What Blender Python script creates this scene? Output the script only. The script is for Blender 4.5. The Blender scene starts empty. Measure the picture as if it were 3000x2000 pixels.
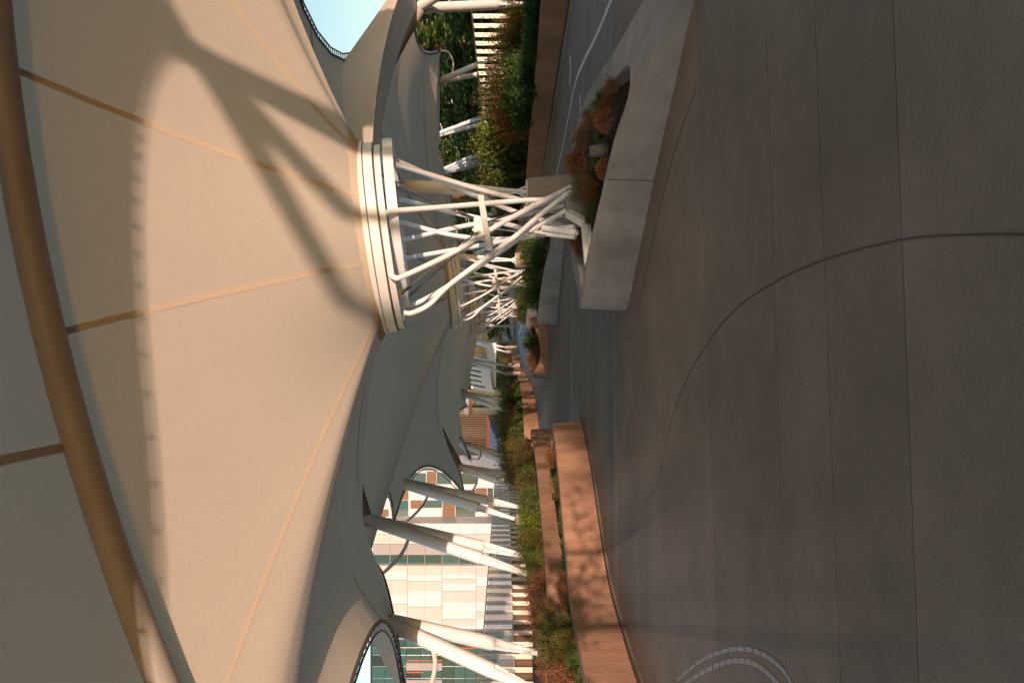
import bpy, math, random
from mathutils import Vector, Matrix

# ------------------------------------------------------------------ camera, sky, sun, exposure
SC = bpy.context.scene
COL = SC.collection
EYE = 1.6          # eye height, metres
F = 2333.3         # focal length in pixels of the 3000 px wide photograph (28 mm lens)
HOR = 1481.0       # the horizon runs down the picture at this x: the camera is held on its side

cam_data = bpy.data.cameras.new('camera')
cam_data.sensor_width = 36.0
cam_data.sensor_fit = 'HORIZONTAL'
cam_data.lens = 28.0
cam_data.shift_x = (1500 - HOR) / 3000.0
cam_data.clip_start = 0.05
cam_data.clip_end = 3000
cam = bpy.data.objects.new('camera', cam_data)
COL.objects.link(cam)
cam.matrix_world = Matrix(((0, 1, 0, 0), (0, 0, -1, 0), (-1, 0, 0, EYE), (0, 0, 0, 1)))
SC.camera = cam

SUN_EL = 5.0
SUN_AZ = 161.0     # clockwise from +Y: behind the camera, to the right
world = bpy.data.worlds.new('World')
SC.world = world
world.use_nodes = True
wn = world.node_tree
wn.nodes.clear()
w_out = wn.nodes.new('ShaderNodeOutputWorld')
w_bg = wn.nodes.new('ShaderNodeBackground')
w_sky = wn.nodes.new('ShaderNodeTexSky')
w_sky.sky_type = 'NISHITA'
w_sky.sun_disc = False
w_sky.sun_elevation = math.radians(SUN_EL)
w_sky.sun_rotation = math.radians(SUN_AZ)
w_sky.air_density = 1.0
w_sky.dust_density = 0.6
w_sky.ozone_density = 1.3
w_bg.inputs['Strength'].default_value = 0.15
wn.links.new(w_sky.outputs[0], w_bg.inputs[0])
wn.links.new(w_bg.outputs[0], w_out.inputs[0])

sun_data = bpy.data.lights.new('sun', 'SUN')
sun_data.energy = 2.5
sun_data.angle = math.radians(0.42)
sun_data.color = (1.0, 0.71, 0.55)
sun = bpy.data.objects.new('sun', sun_data)
COL.objects.link(sun)
to_sun = Vector((math.sin(math.radians(SUN_AZ)) * math.cos(math.radians(SUN_EL)),
                 math.cos(math.radians(SUN_AZ)) * math.cos(math.radians(SUN_EL)),
                 math.sin(math.radians(SUN_EL))))
sun.rotation_euler = to_sun.to_track_quat('Z', 'Y').to_euler()
sun.location = to_sun * 60

SC.view_settings.view_transform = 'Standard'
SC.view_settings.look = 'None'
SC.view_settings.exposure = 1.2
SC.view_settings.gamma = 1.0

# ------------------------------------------------------------------ helpers
def P(x, y, Y):
    """picture point (3000x2000) at depth Y -> place"""
    return Vector(((1000 - y) * Y / F, Y, EYE + (HOR - x) * Y / F))

def G(x, y):
    Y = EYE * F / (x - HOR)
    return Vector(((1000 - y) * Y / F, Y, 0))

def lerp(a, b, t):
    return a + (b - a) * t

class MB:
    def __init__(self):
        self.v = []; self.f = []
    def add(self, vs, fs):
        o = len(self.v)
        self.v.extend([tuple(p) for p in vs])
        self.f.extend([tuple(i + o for i in f) for f in fs])
        return self
    def loft(self, rings, closed=True, caps=True, loop=False):
        n = len(rings[0]); m = len(rings)
        vs = [p for r in rings for p in r]
        fs = []
        for i in range(m if loop else m - 1):
            a = i * n; b = ((i + 1) % m) * n
            for j in range(n if closed else n - 1):
                k = (j + 1) % n
                fs.append((a + j, a + k, b + k, b + j))
        if caps and closed and not loop:
            fs.append(tuple(range(n - 1, -1, -1)))
            fs.append(tuple((m - 1) * n + j for j in range(n)))
        return self.add(vs, fs)
    def tube(self, pts, rad, n=10, caps=True):
        pts = [Vector(p) for p in pts]
        m = len(pts)
        rr = rad if isinstance(rad, (list, tuple)) else [rad] * m
        tans = []
        for i in range(m):
            a = pts[max(0, i - 1)]; b = pts[min(m - 1, i + 1)]
            t = (b - a)
            tans.append(t.normalized() if t.length > 1e-9 else Vector((0, 0, 1)))
        ref = Vector((0, 0, 1)) if abs(tans[0].z) < 0.9 else Vector((1, 0, 0))
        u = tans[0].cross(ref).normalized()
        rings = []
        for i in range(m):
            t = tans[i]
            u = (u - t * u.dot(t))
            u = u.normalized() if u.length > 1e-6 else t.orthogonal().normalized()
            w = t.cross(u)
            rings.append([pts[i] + (u * math.cos(2 * math.pi * j / n) + w * math.sin(2 * math.pi * j / n)) * rr[i] for j in range(n)])
        return self.loft(rings, True, caps)
    def hexa(self, p):
        return self.add(p, [(0, 3, 2, 1), (4, 5, 6, 7), (0, 1, 5, 4), (1, 2, 6, 5), (2, 3, 7, 6), (3, 0, 4, 7)])
    def box(self, c, s, M=None):
        c = Vector(c); hx, hy, hz = s[0] / 2, s[1] / 2, s[2] / 2
        p = [Vector(q) for q in ((-hx, -hy, -hz), (hx, -hy, -hz), (hx, hy, -hz), (-hx, hy, -hz), (-hx, -hy, hz), (hx, -hy, hz), (hx, hy, hz), (-hx, hy, hz))]
        if M is not None: p = [M @ q for q in p]
        return self.hexa([q + c for q in p])
    def bar(self, a, b, w, t, up=(0, 0, 1)):
        """flat bar from a to b, w across, t thick"""
        a = Vector(a); b = Vector(b); d = (b - a).normalized()
        u = Vector(up); s = d.cross(u)
        s = s.normalized() if s.length > 1e-4 else d.orthogonal().normalized()
        q = s.cross(d)
        p = []
        for e in (a, b):
            p += [e + s * (-w / 2) + q * (-t / 2), e + s * (w / 2) + q * (-t / 2), e + s * (w / 2) + q * (t / 2), e + s * (-w / 2) + q * (t / 2)]
        return self.hexa(p)
    def build(self, name, mat, parent=None, origin=(0, 0, 0), smooth=True, sharp=38):
        o = Vector(origin)
        me = bpy.data.meshes.new(name)
        me.from_pydata([tuple(Vector(p) - o) for p in self.v], [], self.f)
        me.materials.append(mat)
        if smooth:
            me.polygons.foreach_set('use_smooth', [True] * len(me.polygons))
            me.set_sharp_from_angle(angle=math.radians(sharp))
        me.update()
        ob = bpy.data.objects.new(name, me)
        COL.objects.link(ob)
        if parent is not None: ob.parent = parent
        else: ob.location = o
        return ob

def tag(o, label=None, cat=None, group=None, kind=None):
    if label: o['label'] = label
    if cat: o['category'] = cat
    if group: o['group'] = group
    if kind: o['kind'] = kind
    return o

def empty(name, loc, rz=0):
    e = bpy.data.objects.new(name, None)
    e.empty_display_size = 0.2
    e.location = loc; e.rotation_euler = (0, 0, rz)
    COL.objects.link(e)
    return e

def copy_tree(o, parent=None):
    c = o.copy(); COL.objects.link(c); c.parent = parent
    for ch in list(o.children): copy_tree(ch, c)
    return c

def catmull(pts, n=6, closed=False):
    pts = [Vector(p) for p in pts]; m = len(pts); out = []
    rng = range(m) if closed else range(m - 1)
    for i in rng:
        if closed:
            p0, p1, p2, p3 = pts[i - 1], pts[i], pts[(i + 1) % m], pts[(i + 2) % m]
        else:
            p0, p1, p2, p3 = pts[max(0, i - 1)], pts[i], pts[i + 1], pts[min(m - 1, i + 2)]
        for k in range(n):
            t = k / n
            out.append(0.5 * ((2 * p1) + (p2 - p0) * t + (2 * p0 - 5 * p1 + 4 * p2 - p3) * t * t + (3 * p1 - p0 - 3 * p2 + p3) * t ** 3))
    if not closed: out.append(pts[-1])
    return out

# ------------------------------------------------------------------ materials
def new_mat(name):
    m = bpy.data.materials.new(name); m.use_nodes = True
    nt = m.node_tree; nt.nodes.clear()
    out = nt.nodes.new('ShaderNodeOutputMaterial')
    return m, nt, out

def solid(name, c1, c2=None, rough=0.6, scale=6.0, bump=0.0, bscale=60.0, metal=0.0, stretch=(1, 1, 1), detail=6, spec=0.4, contrast=(0.3, 0.7), objvar=0.0, stain=0.0, spots=0.0):
    m, nt, out = new_mat(name)
    N = nt.nodes; L = nt.links
    b = N.new('ShaderNodeBsdfPrincipled')
    b.inputs['Roughness'].default_value = rough
    b.inputs['Metallic'].default_value = metal
    b.inputs['Specular IOR Level'].default_value = spec
    L.new(b.outputs[0], out.inputs[0])
    c2 = c2 or tuple(x * 0.85 for x in c1)
    tc = N.new('ShaderNodeTexCoord'); mp = N.new('ShaderNodeMapping')
    mp.inputs['Scale'].default_value = stretch
    L.new(tc.outputs['Object'], mp.inputs[0])
    nz = N.new('ShaderNodeTexNoise'); nz.inputs['Scale'].default_value = scale; nz.inputs['Detail'].default_value = detail
    nz.inputs['Roughness'].default_value = 0.6
    L.new(mp.outputs[0], nz.inputs['Vector'])
    cr = N.new('ShaderNodeValToRGB')
    cr.color_ramp.elements[0].position = contrast[0]; cr.color_ramp.elements[1].position = contrast[1]
    cr.color_ramp.elements[0].color = (*c2, 1); cr.color_ramp.elements[1].color = (*c1, 1)
    L.new(nz.outputs['Fac'], cr.inputs[0])
    col = cr.outputs[0]
    def mul(col, fac):
        mm = N.new('ShaderNodeMix'); mm.data_type = 'RGBA'; mm.blend_type = 'MULTIPLY'; mm.inputs[0].default_value = 1.0
        L.new(col, mm.inputs[6]); L.new(fac, mm.inputs[7]); return mm.outputs[2]
    def ramp(src, p0, p1, v0, v1):
        r = N.new('ShaderNodeMapRange'); r.inputs[1].default_value = p0; r.inputs[2].default_value = p1; r.inputs[3].default_value = v0; r.inputs[4].default_value = v1
        L.new(src, r.inputs[0]); return r.outputs[0]
    if objvar > 0:
        oi = N.new('ShaderNodeObjectInfo'); col = mul(col, ramp(oi.outputs['Random'], 0, 1, 1 - objvar, 1 + objvar * .6))
    if stain > 0:
        ns = N.new('ShaderNodeTexNoise'); ns.inputs['Scale'].default_value = 0.45; ns.inputs['Detail'].default_value = 10; ns.inputs['Roughness'].default_value = .68
        L.new(mp.outputs[0], ns.inputs['Vector']); col = mul(col, ramp(ns.outputs['Fac'], .42, .62, 1 - stain, 1.0))
        nf = N.new('ShaderNodeTexNoise'); nf.inputs['Scale'].default_value = 55; nf.inputs['Detail'].default_value = 6; nf.inputs['Roughness'].default_value = .8
        L.new(tc.outputs['Object'], nf.inputs['Vector']); col = mul(col, ramp(nf.outputs['Fac'], .3, .7, 1 - stain * .9, 1 + stain * .5))
    if spots > 0:
        vo = N.new('ShaderNodeTexVoronoi'); vo.inputs['Scale'].default_value = 2.3
        L.new(tc.outputs['Object'], vo.inputs['Vector']); col = mul(col, ramp(vo.outputs['Distance'], .025, .06, 1 - spots, 1.0))
    L.new(col, b.inputs['Base Color'])
    if bump > 0:
        n2 = N.new('ShaderNodeTexNoise'); n2.inputs['Scale'].default_value = bscale; n2.inputs['Detail'].default_value = 4
        L.new(mp.outputs[0], n2.inputs['Vector'])
        bp = N.new('ShaderNodeBump'); bp.inputs['Strength'].default_value = bump; bp.inputs['Distance'].default_value = 0.02
        L.new(n2.outputs['Fac'], bp.inputs['Height'])
        L.new(bp.outputs[0], b.inputs['Normal'])
    return m

def fabric(name, col, trans=0.25):
    m, nt, out = new_mat(name)
    N = nt.nodes; L = nt.links
    d = N.new('ShaderNodeBsdfDiffuse'); t = N.new('ShaderNodeBsdfTranslucent'); mx = N.new('ShaderNodeMixShader')
    tc = N.new('ShaderNodeTexCoord')
    nz = N.new('ShaderNodeTexNoise'); nz.inputs['Scale'].default_value = 0.7; nz.inputs['Detail'].default_value = 8
    L.new(tc.outputs['Object'], nz.inputs['Vector'])
    cr = N.new('ShaderNodeValToRGB')
    cr.color_ramp.elements[0].position = 0.3; cr.color_ramp.elements[1].position = 0.7
    cr.color_ramp.elements[0].color = (*[c * 0.94 for c in col], 1); cr.color_ramp.elements[1].color = (*col, 1)
    L.new(nz.outputs['Fac'], cr.inputs[0])
    sp = N.new('ShaderNodeTexNoise'); sp.inputs['Scale'].default_value = 38; sp.inputs['Detail'].default_value = 5; sp.inputs['Roughness'].default_value = .85
    L.new(tc.outputs['Object'], sp.inputs['Vector'])
    mr = N.new('ShaderNodeMapRange'); mr.inputs[1].default_value = .3; mr.inputs[2].default_value = .7; mr.inputs[3].default_value = .86; mr.inputs[4].default_value = 1.06
    L.new(sp.outputs['Fac'], mr.inputs[0])
    mm = N.new('ShaderNodeMix'); mm.data_type = 'RGBA'; mm.blend_type = 'MULTIPLY'; mm.inputs[0].default_value = 1.0
    L.new(cr.outputs[0], mm.inputs[6]); L.new(mr.outputs[0], mm.inputs[7])
    L.new(mm.outputs[2], d.inputs['Color'])
    t.inputs['Color'].default_value = (col[0], col[1] * .92, col[2] * .80, 1)
    wv = N.new('ShaderNodeTexNoise'); wv.inputs['Scale'].default_value = 260; wv.inputs['Detail'].default_value = 2
    L.new(tc.outputs['Object'], wv.inputs['Vector'])
    bp = N.new('ShaderNodeBump'); bp.inputs['Strength'].default_value = 0.15; bp.inputs['Distance'].default_value = 0.004
    L.new(wv.outputs['Fac'], bp.inputs['Height']); L.new(bp.outputs[0], d.inputs['Normal'])
    mx.inputs[0].default_value = trans
    L.new(d.outputs[0], mx.inputs[1]); L.new(t.outputs[0], mx.inputs[2]); L.new(mx.outputs[0], out.inputs[0])
    return m

def leafy(name, cols, trans=0.3, rough=0.6):
    """each leaf takes its own colour from a short range"""
    m, nt, out = new_mat(name)
    N = nt.nodes; L = nt.links
    g = N.new('ShaderNodeNewGeometry')
    cr = N.new('ShaderNodeValToRGB')
    els = cr.color_ramp.elements
    while len(els) < len(cols): els.new(0.5)
    for i, c in enumerate(cols):
        els[i].position = i / (len(cols) - 1); els[i].color = (*c, 1)
    L.new(g.outputs['Random Per Island'], cr.inputs[0])
    d = N.new('ShaderNodeBsdfPrincipled'); d.inputs['Roughness'].default_value = rough; d.inputs['Specular IOR Level'].default_value = 0.25
    t = N.new('ShaderNodeBsdfTranslucent'); mx = N.new('ShaderNodeMixShader'); mx.inputs[0].default_value = trans
    L.new(cr.outputs[0], d.inputs['Base Color']); L.new(cr.outputs[0], t.inputs['Color'])
    L.new(d.outputs[0], mx.inputs[1]); L.new(t.outputs[0], mx.inputs[2]); L.new(mx.outputs[0], out.inputs[0])
    return m

def glassy(name, col, rough=0.16, alpha=None):
    m, nt, out = new_mat(name)
    N = nt.nodes; L = nt.links
    b = N.new('ShaderNodeBsdfPrincipled')
    b.inputs['Base Color'].default_value = (*col, 1); b.inputs['Roughness'].default_value = rough
    b.inputs['Specular IOR Level'].default_value = 0.7
    if alpha is None:
        L.new(b.outputs[0], out.inputs[0])
    else:
        t = N.new('ShaderNodeBsdfTransparent'); mx = N.new('ShaderNodeMixShader'); mx.inputs[0].default_value = alpha
        L.new(t.outputs[0], mx.inputs[1]); L.new(b.outputs[0], mx.inputs[2]); L.new(mx.outputs[0], out.inputs[0])
    return m

M = {}
M['pave'] = solid('pavement_concrete', (0.275, 0.222, 0.184), (0.22, 0.177, 0.148), 0.62, 1.6, 0.15, 180, stretch=(1, 1, 1), detail=9, spec=0.3, objvar=.1, stain=.26, spots=.25)
M['pave_far'] = solid('road_concrete', (0.27, 0.24, 0.22), (0.205, 0.18, 0.165), 0.6, 0.9, 0.1, 120, stretch=(0.5, 1.8, 1), detail=9, spec=0.3, objvar=.1, stain=.2)
M['joint'] = solid('joint_sealant', (0.085, 0.075, 0.067), None, 0.8)
M['wall'] = solid('planter_concrete', (0.50, 0.285, 0.185), (0.38, 0.21, 0.135), 0.75, 5, 0.4, 30, stretch=(1, 1, 0.3), detail=9, spec=0.2, objvar=.1, stain=.3)
M['lens'] = solid('smooth_cast_concrete', (0.39, 0.355, 0.345), (0.31, 0.28, 0.272), 0.6, 3.5, 0.12, 90, detail=9, spec=0.3, objvar=.05, stain=.2)
M['pedestal'] = solid('streaked_concrete', (0.42, 0.32, 0.26), (0.27, 0.2, 0.165), 0.75, 9, 0.2, 60, stretch=(2.2, 2.2, 0.25), detail=8, spec=0.2)
M['soil'] = solid('mulch_soil', (0.10, 0.062, 0.042), (0.035, 0.024, 0.018), 0.95, 14, 0.9, 70, detail=9, spec=0.1)
M['earth'] = solid('open_ground', (0.22, 0.19, 0.16), (0.15, 0.13, 0.11), 0.9, 0.4, spec=0.1)
M['steel'] = solid('white_steel_paint', (0.76, 0.76, 0.78), (0.68, 0.675, 0.69), 0.38, 3.0, 0.03, 50, spec=0.5)
M['steel2'] = solid('white_plate_paint', (0.74, 0.71, 0.68), (0.66, 0.63, 0.60), 0.42, 4.0, 0.03, 50, spec=0.5)
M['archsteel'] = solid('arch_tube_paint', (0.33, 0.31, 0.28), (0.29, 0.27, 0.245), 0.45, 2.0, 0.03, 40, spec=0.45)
M['rod'] = solid('tie_rod_steel', (0.32, 0.29, 0.27), (0.22, 0.2, 0.18), 0.3, 8, metal=0.8)
M['clamp'] = solid('dark_clamp', (0.08, 0.07, 0.065), None, 0.5)
M['brass'] = solid('weathered_bronze_clevis', (0.55, 0.36, 0.20), (0.42, 0.26, 0.14), 0.35, 9, metal=0.7)
M['fabric'] = fabric('tensile_fabric', (0.69, 0.595, 0.495), 0.38)
M['seam'] = fabric('doubled_fabric', (0.61, 0.515, 0.41), 0.12)
M['cuff'] = fabric('fabric_cuff', (0.62, 0.53, 0.43), 0.04)
M['paint'] = solid('road_paint', (0.72, 0.71, 0.70), (0.45, 0.44, 0.43), 0.6, 30, contrast=(0.25, 0.5))
M['gutter'] = solid('gutter_dark', (0.075, 0.08, 0.1), (0.05, 0.055, 0.065), 0.5, 4)
M['kerb'] = solid('kerb_concrete', (0.42, 0.38, 0.34), (0.33, 0.29, 0.26), 0.7, 6)
M['tactile'] = solid('tactile_strip', (0.33, 0.33, 0.35), (0.24, 0.24, 0.255), 0.5, 25)
M['bark'] = solid('bark', (0.20, 0.115, 0.075), (0.10, 0.06, 0.04), 0.9, 12, 0.8, 30, stretch=(4, 4, 0.4))
M['panel_white'] = solid('white_facade_panel', (0.55, 0.545, 0.60), (0.52, 0.515, 0.565), 0.5, 0.3)
M['panel_warm'] = solid('warm_facade_panel', (0.53, 0.455, 0.445), (0.50, 0.43, 0.42), 0.5, 0.3)
M['panel_grey'] = solid('grey_facade_panel', (0.30, 0.29, 0.30), (0.27, 0.26, 0.27), 0.5, 0.3)
M['timber'] = solid('brown_slatted_panel', (0.23, 0.135, 0.085), (0.13, 0.075, 0.05), 0.7, 2.0, stretch=(9, 9, 0.2))
M['glass'] = glassy('dark_green_glass', (0.012, 0.045, 0.045))
M['glass2'] = glassy('teal_glass', (0.02, 0.075, 0.085))
M['glass3'] = glassy('black_glass', (0.008, 0.012, 0.016))
M['rail_glass'] = glassy('railing_glass', (0.62, 0.65, 0.72), 0.05, 0.4)
M['dark_wall'] = solid('dark_green_cladding', (0.03, 0.045, 0.045), (0.02, 0.03, 0.03), 0.8, 0.5, spec=0.1)
M['footing'] = solid('dark_footing_concrete', (0.17, 0.135, 0.11), (0.11, 0.088, 0.072), 0.85, 4, spec=0.1)  # darker and duller than the wall concrete
M['orange'] = solid('orange_fin', (0.40, 0.13, 0.04), None, 0.5)
M['blue'] = solid('blue_hoarding', (0.025, 0.06, 0.17), (0.02, 0.05, 0.13), 0.6, 0.5)
M['red'] = solid('brick_red_band', (0.16, 0.06, 0.04), (0.12, 0.045, 0.03), 0.7, 0.8)
M['post'] = solid('cream_post_paint', (0.76, 0.68, 0.55), (0.68, 0.6, 0.48), 0.45, 4)
M['pot'] = solid('lamp_housing', (0.17, 0.155, 0.14), (0.12, 0.11, 0.1), 0.5, 8)
M['white_hose'] = solid('white_hose', (0.7, 0.72, 0.78), None, 0.4)

M['leaf_green'] = leafy('leaf_green', [(0.026, 0.052, 0.017), (0.058, 0.109, 0.029), (0.094, 0.16, 0.038), (0.145, 0.189, 0.043), (0.131, 0.109, 0.043)])
M['leaf_deep'] = leafy('leaf_deep', [(0.022, 0.045, 0.015), (0.035, 0.085, 0.025), (0.055, 0.115, 0.03), (0.075, 0.13, 0.04)])
M['leaf_yellow'] = leafy('leaf_yellow', [(0.088, 0.125, 0.019), (0.175, 0.213, 0.031), (0.25, 0.25, 0.037), (0.075, 0.15, 0.025)])
M['leaf_olive'] = leafy('leaf_olive', [(0.084, 0.084, 0.02), (0.154, 0.147, 0.031), (0.224, 0.175, 0.042), (0.14, 0.098, 0.028)])
M['leaf_rust'] = leafy('leaf_rust', [(0.09, 0.033, 0.018), (0.225, 0.075, 0.033), (0.36, 0.143, 0.068), (0.15, 0.112, 0.042), (0.405, 0.195, 0.105), (0.075, 0.09, 0.03)])
M['leaf_tan'] = leafy('leaf_tan', [(0.312, 0.182, 0.078), (0.442, 0.26, 0.117), (0.234, 0.143, 0.052)])
M['straw'] = leafy('straw', [(0.19, 0.068, 0.034), (0.399, 0.142, 0.072), (0.5, 0.228, 0.118), (0.285, 0.123, 0.067)])
M['conifer'] = leafy('conifer', [(0.019, 0.054, 0.019), (0.048, 0.112, 0.032), (0.096, 0.184, 0.042), (0.16, 0.232, 0.048), (0.224, 0.192, 0.064)])

# ------------------------------------------------------------------ ground
ground = MB().add([(-220, -120, -0.02), (220, -120, -0.02), (220, 700, -0.02), (-220, 700, -0.02)], [(0, 1, 2, 3)]).build('ground', M['earth'])
tag(ground, kind='structure')

# plaza: cast strips of paving parted by open joints
plaza = empty('plaza_pavement', (0, 0, 0)); tag(plaza, kind='structure')
def jl(pa, pb):
    a = G(*pa); b = G(*pb); s = (b.y - a.y) / (b.x - a.x)
    return lambda x: a.y + (x - a.x) * s
joints = [lambda x: -55.0, lambda x: -3.4 - 0.13 * x, lambda x: 0.2 - 0.08 * x, lambda x: 1.75 + 0.05 * x,
          jl((2638, 600), (2691, 2000)), jl((2408, 600), (2462, 2000)), jl((2261, 600), (2305, 2000)), jl((2058, 600), (2100, 1877)),
          lambda x: 11.6 + 0.10 * x, lambda x: 19.5 + 0.06 * x, lambda x: 31.0, lambda x: 46.0, lambda x: 62.0, lambda x: 82.0, lambda x: 120.0]
for i in range(len(joints) - 1):
    f0, f1 = joints[i], joints[i + 1]
    mb = MB(); n = 12; top = []
    g = 0.005 if i < 8 else 0.006
    xs = [-12 + 24 * k / n for k in range(n + 1)]
    rings = []
    for x in xs:
        rings.append([(x, f0(x) + g, -0.015), (x, f1(x) - g, -0.015), (x, f1(x) - g, 0.0), (x, f0(x) + g, 0.0)])
    mb.loft(rings)
    mb.build('paving_slab', M['pave'] if i < 8 else M['pave_far'], plaza, smooth=False)

MB().add([(-12, -55, -.012), (12, -55, -.012), (12, 120, -.012), (-12, 120, -.012)], [(0, 1, 2, 3)]).build('joint_bed', M['joint'], plaza, smooth=False)
def ribbon(pts, w, z, name, mat, parent=None, sub=5):
    c = catmull(pts, sub)
    mb = MB(); rings = []
    for i, p in enumerate(c):
        a = c[max(0, i - 1)]; b = c[min(len(c) - 1, i + 1)]
        t = (b - a).normalized(); s = Vector((-t.y, t.x, 0))
        rings.append([Vector((p.x, p.y, z)) - s * w / 2, Vector((p.x, p.y, z)) + s * w / 2])
    mb.loft(rings, closed=False, caps=False)
    return mb.build(name, mat, parent, smooth=False)

ribbon([G(*p) for p in ((3060, 690), (2900, 686), (2645, 702), (2418, 760), (2271, 825), (2150, 910), (2070, 1010), (2010, 1115), (1965, 1240), (1935, 1380), (1915, 1440), (1897, 1458), (1883, 1452))], 0.008, 0.004, 'curved_joint', M['joint'], plaza)
ribbon([G(*p) for p in ((1840, 905), (1832, 950), (1838, 985), (1848, 992), (1858, 970), (1872, 900), (1905, 740), (1945, 560), (1990, 400), (2040, 260))], 0.012, 0.004, 'curved_joint', M['joint'], plaza)
for k, (pts, w) in enumerate((([(1985, 1990), (2040, 1945), (2090, 1917), (2160, 1899), (2230, 1912), (2290, 1955), (2330, 2015)], 0.03),
                              ([(1995, 2012), (2050, 1975), (2110, 1945), (2165, 1934), (2225, 1950), (2275, 1995), (2300, 2030)], 0.035))):
    c = catmull([G(*p) for p in pts], 6)
    for i in range(0, len(c) - 1, 2):
        j = min(i + 2, len(c) - 1)
        if j == i: continue
        a, b = lerp(c[i], c[j], 0.04), lerp(c[i], c[j], 0.94)
        m_ = lerp(c[i], c[min(i + 1, len(c) - 1)], 1.0)
        ribbon([a, m_, b], w, 0.005, 'tactile_bar', M['tactile'], plaza, 2)

# roadway markings and gutter
road = empty('road_markings', (0, 0, 0)); tag(road, kind='structure')
ribbon([(5.0, 9.5, 0)] + [G(*p) for p in ((1791, 0), (1743, 115), (1709, 184), (1682, 260), (1651, 421), (1628, 520))] + [(4.9, 30, 0), (4.5, 38, 0)], 0.11, 0.005, 'painted_line', M['paint'], road)
ribbon([G(*p) for p in ((1670, 166), (1672, 205), (1669, 249))], 0.22, 0.005, 'painted_dash', M['paint'], road)
ribbon([G(*p) for p in ((1699, 279), (1701, 305), (1700, 329))], 0.2, 0.005, 'painted_dash', M['paint'], road)
ribbon([(3.9, 6.0, 0), G(1923, 0), G(1900, 73), (3.6, 9.3, 0)], 0.1, 0.005, 'painted_line', M['paint'], road)
ribbon([(5.6, 44, 0), (4.2, 56, 0), (3.4, 75, 0), (2.2, 100, 0)], 0.3, 0.005, 'painted_line', M['paint'], road)
ribbon([(3.2, 60, 0), (1.9, 75, 0), (0.9, 95, 0)], 0.3, 0.005, 'painted_line', M['paint'], road)

# ------------------------------------------------------------------ planter walls
def sweep_wall(name, label, path, heights, thick, mat, seg_breaks, z0=-0.01, batter=0.04, side=1, group=None, sub=5):
    """wall along path; the face is on the right hand of the path when side=1; cast in panels parted by open joints"""
    c = catmull([(p[0], p[1], h) for p, h in zip(path, heights)], sub)
    root = empty(name, (c[0].x, c[0].y, 0))
    L_ = [0]
    for i in range(1, len(c)): L_.append(L_[-1] + (c[i].xy - c[i - 1].xy).length)
    sec = []
    for i, p in enumerate(c):
        a = c[max(0, i - 1)]; b = c[min(len(c) - 1, i + 1)]
        t = (b - a); t.z = 0; t.normalize()
        s = Vector((-t.y, t.x, 0)) * side       # towards the soil side
        q = Vector((p.x, p.y, 0)); h = p.z
        sec.append([q + Vector((0, 0, z0)), q + s * batter + Vector((0, 0, h - 0.015)), q + s * (batter + 0.015) + Vector((0, 0, h)),
                    q + s * (thick - 0.012) + Vector((0, 0, h)), q + s * thick + Vector((0, 0, h - 0.012)), q + s * thick + Vector((0, 0, z0))])
    def at(l):
        l = min(max(l, 0), L_[-1])
        for i in range(1, len(L_)):
            if l <= L_[i] + 1e-9:
                t = (l - L_[i - 1]) / max(1e-9, L_[i] - L_[i - 1])
                return [lerp(u, v, t) for u, v in zip(sec[i - 1], sec[i])]
        return sec[-1]
    br = [0] + [b * L_[-1] for b in seg_breaks] + [L_[-1]]
    for k in range(len(br) - 1):
        l0 = br[k] + (0.006 if k else 0); l1 = br[k + 1] - (0.006 if k < len(br) - 2 else 0)
        rings = [at(l0)] + [sec[i] for i in range(len(c)) if l0 + 0.02 < L_[i] < l1 - 0.02] + [at(l1)]
        if side < 0: rings = [r[::-1] for r in rings]
        MB().loft(rings).build('wall_panel', mat, root, root.location)
    tag(root, label, 'planter wall', group)
    return root

def footing_strip(path, off=.13):
    c = catmull([(p[0], p[1], 0) for p in path], 5); rings = []
    for i, p in enumerate(c):
        t = (c[min(len(c) - 1, i + 1)] - c[max(0, i - 1)]).normalized(); q = Vector((t.y, -t.x, 0))
        rings.append([p - q * .01 + Vector((0, 0, -.01)), p - q * .01 + Vector((0, 0, .035)), p + q * (off - .01) + Vector((0, 0, .03)), p + q * off + Vector((0, 0, -.01))])
    MB().loft(rings).build('wall_footing', M['footing'], plaza)
def arc_breaks(n): return [i / n for i in range(1, n)]

A_path = [(-3.3, 2.0), (-3.75, 5.0), (-4.02, 7.6), (-4.06, 9.4), (-3.95, 10.6), (-3.7, 12.1), (-3.05, 13.45), (-2.3, 14.75), (-1.72, 16.25), (-1.72, 16.75), (-2.1, 17.1), (-3.2, 17.4)]
sweep_wall('planter_wall', 'long curved sunlit concrete planter wall nearest on the left side', A_path, [0.63] * len(A_path), 0.26, M['wall'], arc_breaks(7))
footing_strip(A_path[:10])
C_path = [(-5.4, 8.0), (-5.35, 10.5), (-4.95, 13.2), (-4.25, 15.3), (-3.75, 17.6), (-3.3, 20.0), (-3.0, 23.0), (-2.85, 26.0), (-3.1, 26.6), (-4.4, 27.0)]
sweep_wall('planter_wall', 'upper tier planter wall behind the nearest left wall, sunlit concrete', C_path, [0.86, 0.86, 0.86, 0.84, 0.82, 0.8, 0.78, 0.76, 0.76, 0.76], 0.24, M['wall'], arc_breaks(6))
B_path = [(-6.5, 36.5), (-4.6, 37.6), (-3.9, 39.0), (-3.1, 43.5), (-2.75, 50), (-2.6, 62), (-2.4, 76), (-1.2, 96), (0.1, 118), (0.3, 121)]
sweep_wall('planter_wall', 'far winding sunlit planter wall leading away on the left', B_path, [0.72, 0.72, 0.72, 0.7, 0.68, 0.72, 0.8, 0.95, 1.2, 1.2], 0.3, M['wall'], arc_breaks(9))
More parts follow.
